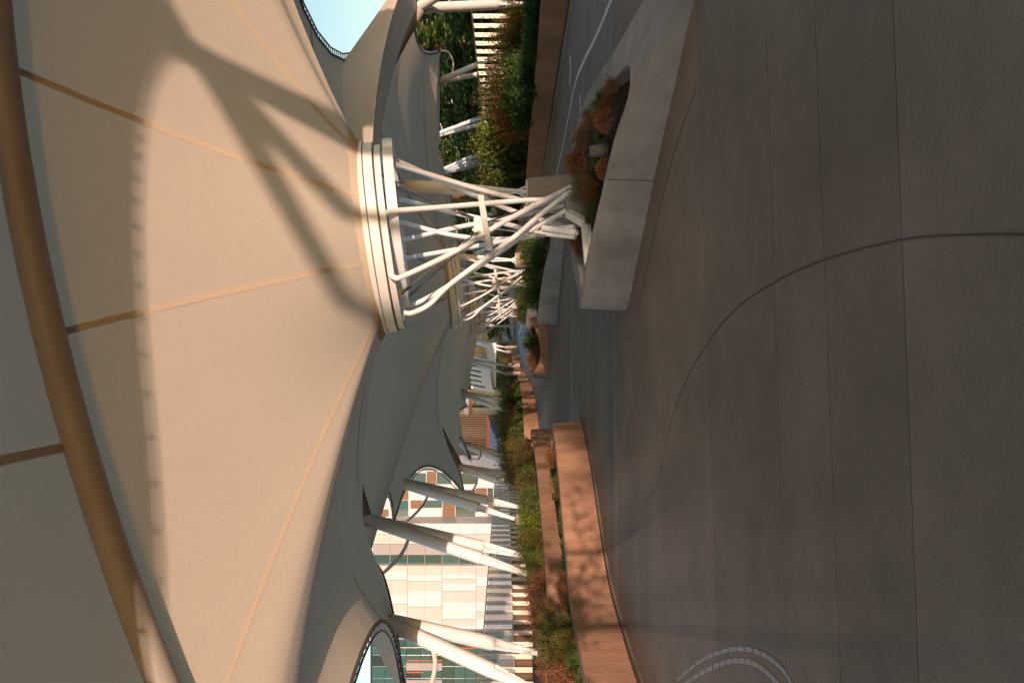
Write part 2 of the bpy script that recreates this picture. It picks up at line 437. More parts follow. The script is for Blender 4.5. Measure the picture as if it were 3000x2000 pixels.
R_path = [(9.2, -52.0), (9.35, -10.0), (9.3, 4.0), (9.1, 12.0), (8.7, 20.3), (8.2, 27.0), (7.6, 33.0), (7.05, 36.5), (7.15, 40.0), (7.9, 48.0), (8.6, 62.0), (8.9, 90.0)]
sweep_wall('planter_wall', 'long dark planter wall in shade along the right side of the roadway', R_path, [0.67] * len(R_path), 0.3, M['wall'], arc_breaks(16), side=-1)
R2_path = [(10.6, -26.0), (10.8, -10), (10.7, 8), (10.2, 16), (9.6, 22), (9.3, 27), (9.25, 29.5)]
sweep_wall('planter_wall', 'second tier planter wall among the shrubs of the right bed', R2_path, [1.0] * len(R2_path), 0.24, M['wall'], arc_breaks(8), side=-1)
g_ = ribbon([(p[0] - 0.28, p[1], 0) for p in R_path], 0.5, 0.003, 'gutter', M['gutter'], road)
mbk = MB(); cc = catmull([(p[0] - 0.56, p[1], 0) for p in R_path], 5)
mbk.loft([[p + Vector((-0.05, 0, -0.01)), p + Vector((-0.05, 0, 0.02)), p + Vector((0.05, 0, 0.02)), p + Vector((0.05, 0, -0.01))] for p in cc]).build('kerb', M['kerb'], road, smooth=False)

# planting beds (soil)
def bed(name, left, right, z, bumpy=0.05, n=6, kind='structure'):
    random.seed(len(left) * 31 + int(z * 100))
    a = catmull(left, n); b = catmull(right, n)
    m_ = min(len(a), len(b)); a = a[:m_]; b = b[:m_]
    rings = []
    for p, q in zip(a, b):
        rings.append([Vector((lerp(p.x, q.x, k / 8), lerp(p.y, q.y, k / 8), z + random.uniform(-bumpy, bumpy) + (0 if 0 < k < 8 else -bumpy))) for k in range(9)])
    o = MB().loft(rings, closed=False, caps=False).build(name, M['soil']); tag(o, kind=kind); return o
bed('planting_bed', [(p[0] - 0.25, p[1], 0) for p in A_path[:10]], [(-6.0, 2, 0), (-6.0, 5, 0), (-5.6, 8, 0), (-5.45, 9.6, 0), (-5.4, 11, 0), (-5.1, 12.6, 0), (-4.6, 14.2, 0), (-4.2, 15.6, 0), (-3.9, 17.0, 0), (-3.7, 18.0, 0)], 0.5)
bed('planting_bed', [(-5.6, 4.0, 0)] + [(p[0] - 0.22, p[1], 0) for p in C_path[:8]], [(-11.5, 4.0, 0)] + [(-11.5, p[1], 0) for p in C_path[:8]], 0.72)
bed('planting_bed', [(p[0] - 0.28, p[1], 0) for p in B_path[1:9]], [(-11.5, 36, 0), (-11.5, 39, 0), (-11.5, 43, 0), (-11.5, 50, 0), (-11.5, 62, 0), (-11.5, 76, 0), (-11.5, 96, 0), (-11.5, 118, 0)], 0.6)
bed('planting_bed', [(-3.6, 26.6, 0), (-4.5, 28, 0), (-5.0, 31, 0), (-5.4, 34, 0), (-5.6, 37, 0)], [(-11.5, 26.6, 0), (-11.5, 28, 0), (-11.5, 31, 0), (-11.5, 34, 0), (-11.5, 37, 0)], 0.55)
bed('planting_bed', [(p[0] + 0.28, p[1], 0) for p in R_path], [(14, p[1], 0) for p in R_path], 0.56)

# ------------------------------------------------------------------ sculpted lens planters
LENS = [((0.62, 11.0), .60, (1.02, 10.95), .6), ((0.42, 10.5), .60, (.74, 10.5), .6), ((0.95, 9.72), .585, (1.10, 9.84), .585), ((1.53, 8.88), .525, (1.64, 8.99), .525),
        ((2.0, 8.2), .465, (2.10, 8.38), .465), ((2.39, 7.56), .33, (2.45, 8.02), .37), ((2.75, 7.0), .2, (2.74, 8.12), .33), ((3.12, 6.35), .1, (2.92, 8.45), .3),
        ((3.42, 6.35), .1, (3.0, 8.75), .3), ((3.52, 8.0), .17, (3.1, 9.4), .3), ((3.52, 9.5), .28, (3.25, 10.3), .33), ((3.54, 10.8), .4, (3.32, 11.2), .41),
        ((3.42, 11.8), .5, (3.22, 11.85), .5), ((2.85, 12.6), .57, (2.78, 12.42), .57), ((2.0, 12.72), .6, (2.0, 12.5), .6), ((1.2, 12.05), .6, (1.34, 11.85), .6)]
def lens_planter(label, group):
    root = empty('lens_planter', (2.0, 10.0, 0))
    ob = catmull([(a[0][0], a[0][1], 0) for a in LENS], 5, True)
    ot = catmull([(a[0][0], a[0][1], a[1]) for a in LENS], 5, True)
    it = catmull([(a[2][0], a[2][1], a[3]) for a in LENS], 5, True)
    n = len(ob); cx = Vector((2.1, 10.2, 0))
    sec = []
    for i in range(n):
        inn = (it[i] - ot[i]); inn.z = 0
        w = inn.length; inn = inn.normalized()
        b0 = Vector((ob[i].x, ob[i].y, -0.01))
        tp = ot[i] + inn * min(0.035, w * .3)
        sec.append([b0, tp - Vector((0, 0, .012)) - inn * .004, tp + inn * .012, it[i] - inn * min(.012, w * .2), it[i] - Vector((0, 0, .015)), Vector((it[i].x, it[i].y, -0.01)) + inn * .02])
    # cast in three pieces with open joints
    cuts = [17, 43, 62]
    for k in range(3):
        a = cuts[k]; b = cuts[(k + 1) % 3]
        idx = []; i = a
        while i != b: idx.append(i); i = (i + 1) % n
        idx.append(b)
        rings = [list(sec[i]) for i in idx]
        d0 = (sec[idx[1]][0] - sec[idx[0]][0]).normalized() * .006
        d1 = (sec[idx[-2]][0] - sec[idx[-1]][0]).normalized() * .006
        rings[0] = [p + d0 for p in rings[0]]; rings[-1] = [p + d1 for p in rings[-1]]
        MB().loft(rings).build('wall_panel', M['lens'], root, root.location, sharp=50)
    # soil
    random.seed(5)
    rings = []
    cs = Vector((2.25, 10.7, .40))
    for k in range(6):
        t = 1 - k / 5.01
        rings.append([Vector((lerp(cs.x, p.x, t), lerp(cs.y, p.y, t), lerp(cs.z, max(.1, p.z - .17), t) + random.uniform(-.02, .02))) for p in it])
    MB().loft(rings, closed=True, caps=True).build('soil', M['soil'], root, root.location)
    tag(root, label, 'planter', group)
    return root
lp1 = lens_planter('large lens shaped concrete planter nearest the camera, under the nearest steel basket', 'lens planters along the centre line')
for k, (off, lab) in enumerate(((Vector((.12, 14.45, 0)), 'lens shaped concrete planter under the second steel basket'),
                                (Vector((.15, 29.3, 0)), 'lens shaped concrete planter under the third steel basket'))):
    c = copy_tree(lp1); c.location = Vector(lp1.location) + off; c['label'] = lab

# small saddle planter, sunlit
def saddle():
    root = empty('saddle_planter', (-.2, 31, 0))
    ctl = [((.85, 31.2), .68), ((.45, 30.5), .45), ((-.15, 29.95), .3), ((-.75, 29.7), .34), ((-1.2, 30.0), .55), ((-1.35, 31.0), .6), ((-1.0, 32.6), .5), ((-.2, 33.6), .4), (( .6, 33.6), .5), ((.95, 32.4), .62)]
    ob = catmull([(a[0], a[1], 0) for a, h in ctl], 5, True); ot = catmull([(a[0], a[1], h) for a, h in ctl], 5, True)
    cx = Vector((-.2, 31.6, 0)); sec = []
    for p, q in zip(ob, ot):
        s = (cx - p); s.z = 0; s.normalize()
        sec.append([p - s * .12 + Vector((0, 0, -.01)), q, q + s * .09, Vector((p.x, p.y, -.01)) + s * .16])
    MB().loft(sec, loop=True).build('wall', M['wall'], root, root.location)
    rings = [[Vector((lerp(cx.x, p.x, t), lerp(cx.y, p.y, t), .18)) for p in ob] for t in (.9, .5, .05)]
    MB().loft(rings, closed=True, caps=True).build('soil', M['soil'], root, root.location)
    tag(root, 'small sunlit saddle rimmed concrete planter standing alone on the plaza', 'planter')
saddle()

# ------------------------------------------------------------------ tensile canopies
def arch_pts(L, R, h, n=28, drop=0.0):
    out = []
    for i in range(n + 1):
        s = i / n; p = lerp(Vector(L), Vector(R), s)
        out.append(p + Vector((0, 0, 4 * h * s * (1 - s) - drop)))
    return out
def arch0(drop=0.0, n=28):
    out = []
    for i in range(n + 1):
        X = lerp(-5.2, 9.6, i / n)
        z = 1.6 + 1.25 * (3.84 - .032 * (X / 1.25 - 3.55) ** 2) - (.03 * (X - 4.4) ** 2 if X > 4.4 else 0)
        out.append(Vector((X, lerp(7.5, 7.0, i / n), z - drop)))
    return out
def scallop(a, m_, b, n=16):
    a, m_, b = Vector(a), Vector(m_), Vector(b)
    c = m_ * 2 - (a + b) / 2
    return [a * (1 - t) ** 2 + c * 2 * t * (1 - t) + b * t * t for t in [i / n for i in range(n + 1)]]

ARCH = {}
ARCH[0] = arch0()
V2a = P(1055, 1515, 18.5); R1a = P(1222, 25, 23)
ARCH[1] = arch_pts(V2a, R1a, 1.55)
V4a = P(1338, 1366, 33.0); R2a = P(1265, 245, 37)
ARCH[2] = arch_pts(V4a, R2a, 2.3)
V6a = P(1345, 1150, 48); R3a = Vector((12.3, 51, 6.5))
ARCH[3] = arch_pts(V6a, R3a, 1.8)
ARCH[4] = arch_pts(P(1352, 1050, 66), Vector((12, 67, 7.2)), 1.8)
ARCH[-1] = arch_pts((-5.2, -10.0, 3.6), (9.6, -10.5, 4.3), 1.9)
V1a = P(1105, 1810, 14.0); V3a = P(1142, 1405, 25.0); V5a = P(1350, 1298, 40)

tip = {}
tip['L-1'] = Vector((-6.6, -10, 3.1)); tip['R-1'] = Vector((11.0, -10.5, 4.0))
tip['L0'] = Vector((-6.5, 7.3, 3.75)); tip['R0'] = Vector((11.0, 6.6, 4.5))
tip['V1'] = P(1186, 2035, 13.0); tip['V2'] = P(1067, 1684, 17.5); tip['R1'] = Vector((10.7, 22.5, 4.2))
tip['V3'] = P(1153, 1528, 23.6); tip['V4'] = P(1355, 1441, 32.0); tip['R2'] = P(1290, 150, 36)
tip['V5'] = P(1378, 1345, 38); tip['V6'] = P(1365, 1190, 46); tip['R3'] = Vector((14.0, 50, 6.4))
tip['V7'] = P(1372, 1075, 64); tip['R4'] = Vector((13.5, 66, 7.2))

def pw(th, pts):
    d = (math.degrees(th) + 180) % 360 - 180
    for (a, u), (b, v) in zip(pts, pts[1:]):
        if a <= d <= b:
            t = (d - a) / (b - a); t = t * t * (3 - 2 * t)
            return lerp(u, v, t)
    return pts[-1][1]
CREST = [(-180, 4.6), (-163, 4.45), (-147, 4.15), (-130, 4.0), (-60, 4.0), (-22, 5.7), (15, 5.7), (50, 4.6), (75, 3.5), (110, 4.4), (150, 4.8), (180, 4.75)]
KPROF = [(-180, 2.4), (-163, 2.0), (-147, 1.0), (-115, .6), (-60, .7), (-20, 3.0), (20, 3.0), (180, 2.4)]
def canopy(label, C, r, ta, tb, front, right, back, left, seams_off=-110, nseam=10, k=2.4, edges=(), nc=180, nr=26):
    """front arch (left to right), right edge (near to far), back arch (right to left), left edge (far to near)"""
    loop = list(front) + list(right) + list(back) + list(left)
    clean = []
    for p in loop:
        if not clean or (p - clean[-1]).length > 1e-3: clean.append(p)
    if (clean[0] - clean[-1]).length < 1e-3: clean.pop()
    # outer boundary as a function of angle round the ring centre
    m_ = len(clean); ang = []
    for p in clean: ang.append(math.atan2(p.y - C.y, p.x - C.x))
    for i in range(1, m_):
        while ang[i] < ang[i - 1] - math.pi: ang[i] += 2 * math.pi
        while ang[i] > ang[i - 1] + math.pi: ang[i] -= 2 * math.pi
    def outer(th):
        best = None
        for i in range(m_):
            a0 = ang[i]; a1 = ang[i + 1] if i + 1 < m_ else ang[0] + 2 * math.pi
            if a1 <= a0: continue
            for s in (-2, -1, 0, 1, 2):
                t_ = th + s * 2 * math.pi
                if a0 <= t_ < a1:
                    p, q = clean[i], clean[(i + 1) % m_]
                    d = Vector((math.cos(th), math.sin(th))); e = (q - p).xy; w = (p.xy - C.xy)
                    den = d.x * e.y - d.y * e.x
                    if abs(den) < 1e-9: continue
                    u = -(d.x * w.y - d.y * w.x) / den
                    pt = lerp(p, q, min(max(u, 0), 1))
                    if best is None or (pt.xy - C.xy).length > (best.xy - C.xy).length: best = pt
        return best
    def ringpt(th, rr=r, h=0):
        return C + Vector((rr * math.cos(th), rr * math.sin(th), ta * rr * math.cos(th) + tb * rr * math.sin(th) + h))
    def col(th):
        b = outer(th)
        a = ringpt(th)
        out = []
        for j in range(nr + 1):
            t = (j / nr) ** 1.35
            kk = pw(th, KPROF); g = math.log(1 + kk * t) / math.log(1 + kk)
            zc = max(b.z, pw(th, CREST))
            out.append(Vector((lerp(a.x, b.x, t), lerp(a.y, b.y, t), lerp(a.z, zc, g) - (zc - b.z) * t ** 3)))
        return out
    root = empty('tensile_canopy', (C.x, C.y, C.z))
    ths = [2 * math.pi * i / nc for i in range(nc)]
    # make sure the corner points are hit
    ths += [a % (2 * math.pi) for a in ang]
    ths = sorted(set(round(t, 4) for t in ths))
    cols = [col(t) for t in ths]
    # columns are rings along t: loft over theta
    mb = MB(); mb.loft(cols, closed=False, caps=False, loop=True)
    mb.build('membrane', M['fabric'], root, C, sharp=70)
    for s in range(nseam):
        th = math.radians(seams_off + 360 / nseam * s)
        c0, cm, c1 = col(th - .001), col(th), col(th + .001)
        rings = []
        for j in range(nr + 1):
            s_ = Vector((-math.sin(th), math.cos(th), 0))
            z_ = (c1[j] - c0[j]); s_ = z_.normalized() if z_.length > 1e-7 else s_
            w = .034
            rings.append([cm[j] - s_ * w - Vector((0, 0, .006)), cm[j] + s_ * w - Vector((0, 0, .006))])
        MB().loft(rings, closed=False, caps=False).build('seam', M['seam'], root, C)
    # doubled cuff by the ring
    rings = []
    for i in range(97):
        th = 2 * math.pi * i / 96; cl = col(th)
        rings.append([cl[0] + Vector((0, 0, -.008)), cl[1] + Vector((0, 0, -.008)), lerp(cl[1], cl[2], .5) + Vector((0, 0, -.007)), cl[2] + Vector((0, 0, -.006))])
    MB().loft(rings, closed=False, caps=False).build('cuff', M['cuff'], root, C)
    # laced edges: a rope outside the hem, with lacing between
    for e in edges:
        cable = MB(); lace = MB(); hem = MB()
        out = []
        for i, p in enumerate(e):
            a = e[max(0, i - 1)]; b = e[min(len(e) - 1, i + 1)]
            t = (b - a).normalized(); o = (p - C); o.z = 0
            o = (o - t * o.dot(t)).normalized()
            out.append(p + o * (.13 if 0 < i < len(e) - 1 else .03))
        cable.tube(out, .016, 6); hem.tube(e, .03, 6)
        L_ = sum((e[i + 1] - e[i]).length for i in range(len(e) - 1)); n = max(6, int(L_ / .2))
        for q in range(n):
            u = (q + .5) / n * (len(e) - 1); i = min(int(u), len(e) - 2); f_ = u - i
            lace.tube([lerp(e[i], e[i + 1], f_), lerp(out[i], out[i + 1], f_ )], .012, 4)
        cable.build('edge_cable', M['clamp'], root, C); hem.build('hem', M['clamp'], root, C)
        tag(lace.build('lacing', M['steel2'], root, C), kind='stuff')
    tag(root, label, 'canopy', 'tensile fabric canopies')
    return root

YB = 11.2
C1 = P(1096, 700, YB)            # where fabric meets ring
S0 = scallop(tip['L-1'], (-4.6, -2, 3.9), tip['L0'])
S1 = scallop(tip['L0'], P(1080, 1860, 10.6), tip['V1'])
S1b = scallop(tip['V1'], (-4.5, 15.3, 3.95), tip['V2'])
S2 = scallop(tip['V2'], P(1128, 1445, 21.2), tip['V3'])
S3 = scallop(tip['V3'], P(1243, 1365, 28.6), tip['V4'])
S4 = scallop(tip['V4'], P(1345, 1285, 36), tip['V5']); S4b = scallop(tip['V5'], (-4.6, 43, 4.6), tip['V6'])
S5 = scallop(tip['V6'], (-3.6, 56, 4.8), tip['V7'])
Q0 = scallop(tip['R-1'], (7.0, -3, 5.0), tip['R0']); Q1 = scallop(tip['R0'], P(930, 112, 14.5), tip['R1'])
Q2 = scallop(tip['R1'], P(1225, 130, 30), tip['R2']); Q3 = scallop(tip['R2'], (9.6, 44, 5.4), tip['R3']); Q4 = scallop(tip['R3'], (9.6, 58, 5.4), tip['R4'])
END = catmull([(-6.4, -2.4, 5.0), (-3.4, -1.6, 5.3), (-.1, -1.2, 5.7), (3.4, -1.6, 6.2), (6.3, -4.0, 6.55), (8.5, -7.4, 6.75), (9.86, -10.7, 6.75)], 6)
rev = lambda l: list(reversed(l))
OFF = [Vector((.4, 14.55, 0)), Vector((.5, 29.4, 0.03)), Vector((.6, 46.0, 0.05))]
canopy('pale funnel shaped fabric canopy overhead, sunlit, rising from the nearest ring', C1, 1.30, .13, .08, ARCH[0], Q1, rev(ARCH[1]), rev(S1 + S1b), edges=[S1, S1b, Q1])
def end_bay():
    root = empty('tensile_canopy', (2, 2, 5))
    e = END; a = ARCH[0]; n = 28; rings = []
    for i in range(n + 1):
        u = i / n * (len(e) - 1); k = min(int(u), len(e) - 2); q = lerp(e[k], e[k + 1], u - k); p = a[i]
        rings.append([lerp(p, q, j / 12) + Vector((0, 0, (.4 + .7 * (i / n) ** 3) * math.sin(math.pi * j / 12))) for j in range(13)])
    MB().loft(rings, closed=False, caps=False).build('membrane', M['fabric'], root, root.location, sharp=70)
    for i in (3, 8, 13, 18, 23):
        w = .045
        MB().loft([[rings[i][j] + Vector((-w, 0, -.007)), rings[i][j] + Vector((w, 0, -.007))] for j in range(13)], closed=False, caps=False).build('seam', M['seam'], root, root.location)
    MB().tube(e, .03, 6).build('hem', M['clamp'], root, root.location)
    out = [p + Vector((0, -.10, -.055)) for p in e]
    MB().tube(out, .016, 6).build('edge_cable', M['clamp'], root, root.location)
    lace = MB(); n = 44
    for q in range(n):
        u = (q + .5) / n * (len(e) - 1); i = min(int(u), len(e) - 2)
        lace.tube([lerp(e[i], e[i + 1], u - i), lerp(out[i], out[i + 1], u - i)], .022, 5)
    tag(lace.build('lacing', M['steel2'], root, root.location), kind='stuff')
    tag(root, 'fabric canopy bay overhead, on the near side of the nearest arch tube', 'canopy', 'tensile fabric canopies')
end_bay()
canopy('shaded funnel canopy over the second basket, between the first and second far arch tubes', C1 + OFF[0], 1.30, .1, .1, ARCH[1], Q2, rev(ARCH[2]), rev(S2 + S3), edges=[S2, S3, Q2])
canopy('half sunlit funnel canopy over the third basket', C1 + OFF[1], 1.30, .1, .1, ARCH[2], Q3, rev(ARCH[3]), rev(S4 + S4b), edges=[S4, S4b, Q3], nc=120)
canopy('farthest funnel canopy over the fourth basket', C1 + OFF[2], 1.30, .1, .1, ARCH[3], Q4, rev(ARCH[4]), rev(S5), edges=[S5, Q4], nc=90)

for k, r_, lab in ((0, .14, 'thick arched steel tube crossing overhead nearest the camera'), (1, .15, 'arched steel tube behind the nearest funnel, ending at the right edge columns'),
                   (2, .15, 'arched steel tube behind the second funnel, dark on its left half'), (3, .15, 'arched steel tube behind the third funnel')):
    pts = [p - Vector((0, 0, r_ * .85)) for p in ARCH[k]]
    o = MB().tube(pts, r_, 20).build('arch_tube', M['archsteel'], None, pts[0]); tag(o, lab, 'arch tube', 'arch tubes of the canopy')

# ------------------------------------------------------------------ steel basket columns
def bend(pts, n=5): return catmull(pts, n)
def basket(label):
    base = Vector((1.85, YB, .45))
    root = empty('basket_column', base)
    e1 = Vector((1, 0, .13)).normalized(); e2 = Vector((0, 1, .08)).normalized(); nn = e1.cross(e2).normalized()
    def band(name, c, r0, r1, h0, h1, mat, a=None, n=72):
        f1, f2, f3 = a or (e1, e2, nn)
        rings = []
        for i in range(n):
            t = 2 * math.pi * i / n; d = f1 * math.cos(t) + f2 * math.sin(t)
            rings.append([c + d * r1 + f3 * h0, c + d * r1 + f3 * h1, c + d * r0 + f3 * h1, c + d * r0 + f3 * h0])
        return MB().loft(rings, loop=True).build(name, mat, root, base)
    cr = P(1118, 700, YB)
    up = P(1096, 700, YB) - cr
    band('clamp_ring', cr + up, 1.25, 1.335, -.035, .03, M['steel2'])
    band('ring_band', cr, 1.26, 1.325, -.062, .055, M['steel'])
    band('ring_gasket', cr, 1.24, 1.30, -.083, -.064, M['clamp'])
    band('ring_band', cr, 1.2, 1.285, -.165, -.085, M['steel'])
    hc = P(1163, 657, YB + .1)
    h1 = Vector((1, 0, .105)).normalized(); h2 = Vector((0, 1, .09)).normalized(); h3 = h1.cross(h2).normalized()
    band('hoop', hc, 1.17, 1.19, -.065, .065, M['steel'], (h1, h2, h3))
    D = YB - 12.0
    T = [
     [(1112, 500, 11.45), (1122, 486, 11.4), (1153, 480, 11.4), (1383, 549, 11.8), (1558, 595, 12.15), (1650, 632, 12.35)],
     [(1128, 480, 11.9), (1140, 470, 11.9), (1168, 474, 11.9), (1344, 553, 12.1), (1421, 584, 12.15), (1535, 630, 12.3), (1660, 664, 12.4)],
     [(1118, 638, 10.85), (1130, 626, 10.8), (1158, 618, 10.85), (1298, 607, 11.2), (1543, 587, 11.8), (1668, 584, 12.1)],
     [(1148, 596, 12.95), (1160, 589, 12.95), (1185, 587, 12.95), (1325, 622, 12.6), (1497, 660, 12.1), (1555, 679, 11.9), (1686, 694, 11.55)],
     [(1172, 760, 12.9), (1190, 756, 12.9), (1325, 733, 12.6), (1478, 706, 12.15), (1574, 683, 11.85), (1682, 664, 11.55)],
     [(1145, 806, 10.9), (1155, 812, 10.85), (1182, 809, 10.85), (1333, 737, 11.15), (1478, 649, 11.5), (1672, 548, 11.95)],
     [(1183, 884, 12.0), (1195, 891, 12.0), (1216, 890, 12.0), (1298, 847, 12.0), (1478, 729, 11.9), (1535, 687, 11.85), (1672, 610, 11.8)],
     [(1180, 700, 13.1), (1195, 700, 13.1), (1330, 668, 12.7), (1480, 640, 12.3), (1664, 600, 12.15)],
     [(1165, 655, 13.1), (1182, 652, 13.1), (1330, 690, 12.7), (1500, 700, 12.2), (1660, 668, 11.9)],
     [(1176, 908, 11.5), (1188, 917, 11.5), (1212, 915, 11.5), (1260, 890, 11.5), (1325, 828, 11.6), (1497, 702, 11.7), (1574, 637, 11.75), (1672, 560, 11.85)]]
    for i, t in enumerate(T):
        p = bend([P(a, b, c + D) for a, b, c in t], 6)
        ob = MB().tube(p, .036, 14, caps=(i not in (3, 4))).build('strut', M['steel'], root, base)
    # extra open-ended stub tubes at the crossing
    for a, b in (((1590, 668, 11.75), (1690, 682, 11.5)), ((1575, 690, 11.9), (1648, 668, 12.2)), ((1540, 610, 12.1), (1668, 575, 12.2))):
        p, q = P(a[0], a[1], a[2] + D), P(b[0], b[1], b[2] + D)
        MB().tube([p, lerp(p, q, .5), q], .045, 14, caps=False).build('stub_tube', M['steel'], root, base)
    # hub and tie rods
    hub = P(1405, 660, 11.75 + D)
    hb = MB().box(hub, (.2, .16, .15)).build('hub', M['steel2'], root, base, smooth=False)
    for s in (-1, 1):
        MB().tube([hub + Vector((s * .06, -.08, .02)), hub + Vector((s * .06, -.105, .02))], .03, 12).build('bolt', M['brass'], hb, base)
        hb.children[-1].parent = hb
    ties = [((1108, 508, 11.15), (1392, 645, 11.7)), ((1150, 545, 12.6), (1395, 640, 11.85)), ((1166, 866, 11.2), (1395, 682, 11.7)), ((1196, 868, 12.6), (1400, 690, 11.85))]
    for a, b in ties:
        p, q = P(a[0], a[1], a[2] + D), P(b[0], b[1], b[2] + D); d = (q - p).normalized()
        ro = MB().tube([p, q], .012, 8).build('tie_rod', M['rod'], root, base)
        MB().tube([p + d * .04, p + d * .07, p + d * .2, p + d * .24], [.018, .026, .026, .013], 10).build('turnbuckle', M['rod'], ro, base)
        MB().bar(p - d * .08, p + d * .06, .09, .022).build('clevis', M['brass'], ro, base, smooth=False)
        MB().tube([q - d * .3, q - d * .28, q - d * .18, q - d * .14], [.013, .022, .022, .013], 10).build('turnbuckle', M['rod'], ro, base)
    for a, b in (((1440, 650, 11.7), (1640, 625, 12.0)), ((1440, 668, 11.7), (1600, 690, 11.7)), ((1430, 650, 11.8), (1570, 600, 12.2))):
        p, q = P(a[0], a[1], a[2] + D), P(b[0], b[1], b[2] + D)
        MB().tube([p, q], .014, 8).build('tie_rod', M['rod'], root, base)
    # flat brace bar across
    a, b, c_ = P(1408, 574, 11.55 + D), P(1418, 640, 11.2 + D), P(1436, 732, 11.5 + D)
    br = MB()
    for p, q in ((a, b), (b, c_)): br.bar(p, q, .03, .075, up=(0, 0, 1))
    br.build('brace_bar', M['steel2'], root, base, smooth=False)
    MB().bar(P(1412, 575, 12.3 + D), P(1432, 730, 12.5 + D), .03, .07).build('brace_bar', M['steel2'], root, base, smooth=False)
    # small cross brackets where tubes pass
    for a in ((1548, 600, 11.9), (1560, 628, 11.9), (1565, 660, 11.85)):
        p = P(a[0], a[1], a[2] + D); MB().bar(p + Vector((-.05, 0, .06)), p + Vector((.06, .03, -.06)), .05, .02).build('bracket', M['steel2'], root, base, smooth=False)
    # base beams lying in the planter
    for a, b, w in (((1665, 625, 11.7), (1712, 652, 11.4), .1), ((1712, 648, 11.3), (1722, 775, 11.1), .09), ((1724, 650, 11.1), (1733, 760, 10.95), .05)):
        MB().bar(P(a[0], a[1], a[2] + D), P(b[0], b[1], b[2] + D), w, w).build('base_beam', M['steel2'], root, base, smooth=False)
    MB().bar(P(1705, 470, 12.6 + D), P(1704, 515, 12.5 + D), .12, .1).build('base_beam', M['steel2'], root, base, smooth=False)
    MB().tube([P(1655, 620, 11.9 + D), P(1740, 620, 11.9 + D)], .22, 16).build('footing', M['lens'], root, base)
    tag(root, label, 'steel column', 'steel basket columns')
    return root
b1 = basket('nearest white steel basket of crossed tubes under a ring, standing in the largest planter')
for off, lab in ((OFF[0] - Vector((.1, 0, 0)), 'second white tubular steel basket behind the nearest one'), (OFF[1] - Vector((.3, 0, 0)), 'third white tubular steel basket further along the plaza'),
                 (OFF[2] - Vector((.3, 0, 0)), 'fourth and farthest white tubular steel basket')):
    c = copy_tree(b1); c.location = Vector(b1.location) + off; c['label'] = lab

# ------------------------------------------------------------------ V columns at the canopy edges
def v_column(label, apex, feet, r=.15, tp=None, ground_z=.5, frac=.72, n=16):
    apex = Vector(apex); feet = [Vector(f) for f in feet]
    base = sum(feet, Vector((0, 0, 0))) / len(feet)
    root = empty('v_column', base)
    for fi, ft in enumerate(feet):
        d = (ft - apex); Ln = d.length; d.normalize()
        st = apex + d * (.15 if fi else .02)
        e = apex + d * Ln * frac
        MB().tube([st, lerp(st, e, .5), e - d * .04, e], [r, r, r, r * .93], n).build('leg', M['steel'], root, base)
        leg = root.children[-1] if False else None
        lg = [o for o in COL.objects if o.parent == root][-1]
        s = d.cross(Vector((0, 0, 1))).normalized(); q = s.cross(d)
        fin = MB()
        for ax in (s, q):
            a = e; b = ft - d * .12
            nrm = d.cross(ax).normalized() * .014
            pr = [a - ax * r * .92, a + ax * r * .92, b + ax * .05, b - ax * .05]
            fin.hexa([p - nrm for p in pr] + [p + nrm for p in pr])
        for t in (.3, .62):
            c = lerp(e, ft, t); rr = lerp(r * .92, .06, t)
            fin.tube([c - d * .012, c + d * .012], rr, 10)
        fin.tube([ft - d * .14, ft - d * .02], .06, 10)
        fin.build('finned_foot', M['steel'], lg, base, smooth=False)
        zb = min(ground_z, ft.z - .05)
        MB().tube([Vector((ft.x, ft.y, zb - .1)), Vector((ft.x, ft.y, ft.z - .03)), Vector((ft.x, ft.y, ft.z))], [.2, .17, .12], 12).build('footing', M['pedestal'], root, base)
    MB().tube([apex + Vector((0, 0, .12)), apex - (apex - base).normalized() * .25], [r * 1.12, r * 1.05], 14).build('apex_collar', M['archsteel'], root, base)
    if tp is not None:
        tp = Vector(tp)
        dz = Vector((0, 0, -.07))
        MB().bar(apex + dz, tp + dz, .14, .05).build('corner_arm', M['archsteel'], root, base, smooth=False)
        nrm = (tp - apex).normalized()
        MB().bar(tp - nrm * .25 + Vector((0, 0, -.02)), tp + nrm * .08 + Vector((0, 0, -.02)), .26, .03).build('corner_plate', M['steel2'], root, base, smooth=False)
        for k in (-.08, .08):
            c = tp - nrm * .12 + nrm.cross(Vector((0, 0, 1))) * k
            MB().bar(c, c + Vector((0, 0, .22)), .06, .03, up=(1, 0, 0)).build('lug', M['steel2'], root, base, smooth=False)
        mid = lerp(apex, feet[0], .3)
        p0 = tp + Vector((0, 0, -.06)); p1 = p0 + Vector((0, 0, -.35)); p2 = lerp(p1, mid, .5) + Vector((0, 0, -.12))
        MB().tube(bend([p0, lerp(p0, p1, .6), p1 + (mid - p1).normalized() * .12, p2, mid], 6), .04, 10).build('drain_pipe', M['steel2'], root, base)
    tag(root, label, 'column', 'paired tube columns at the canopy edges')
    return root

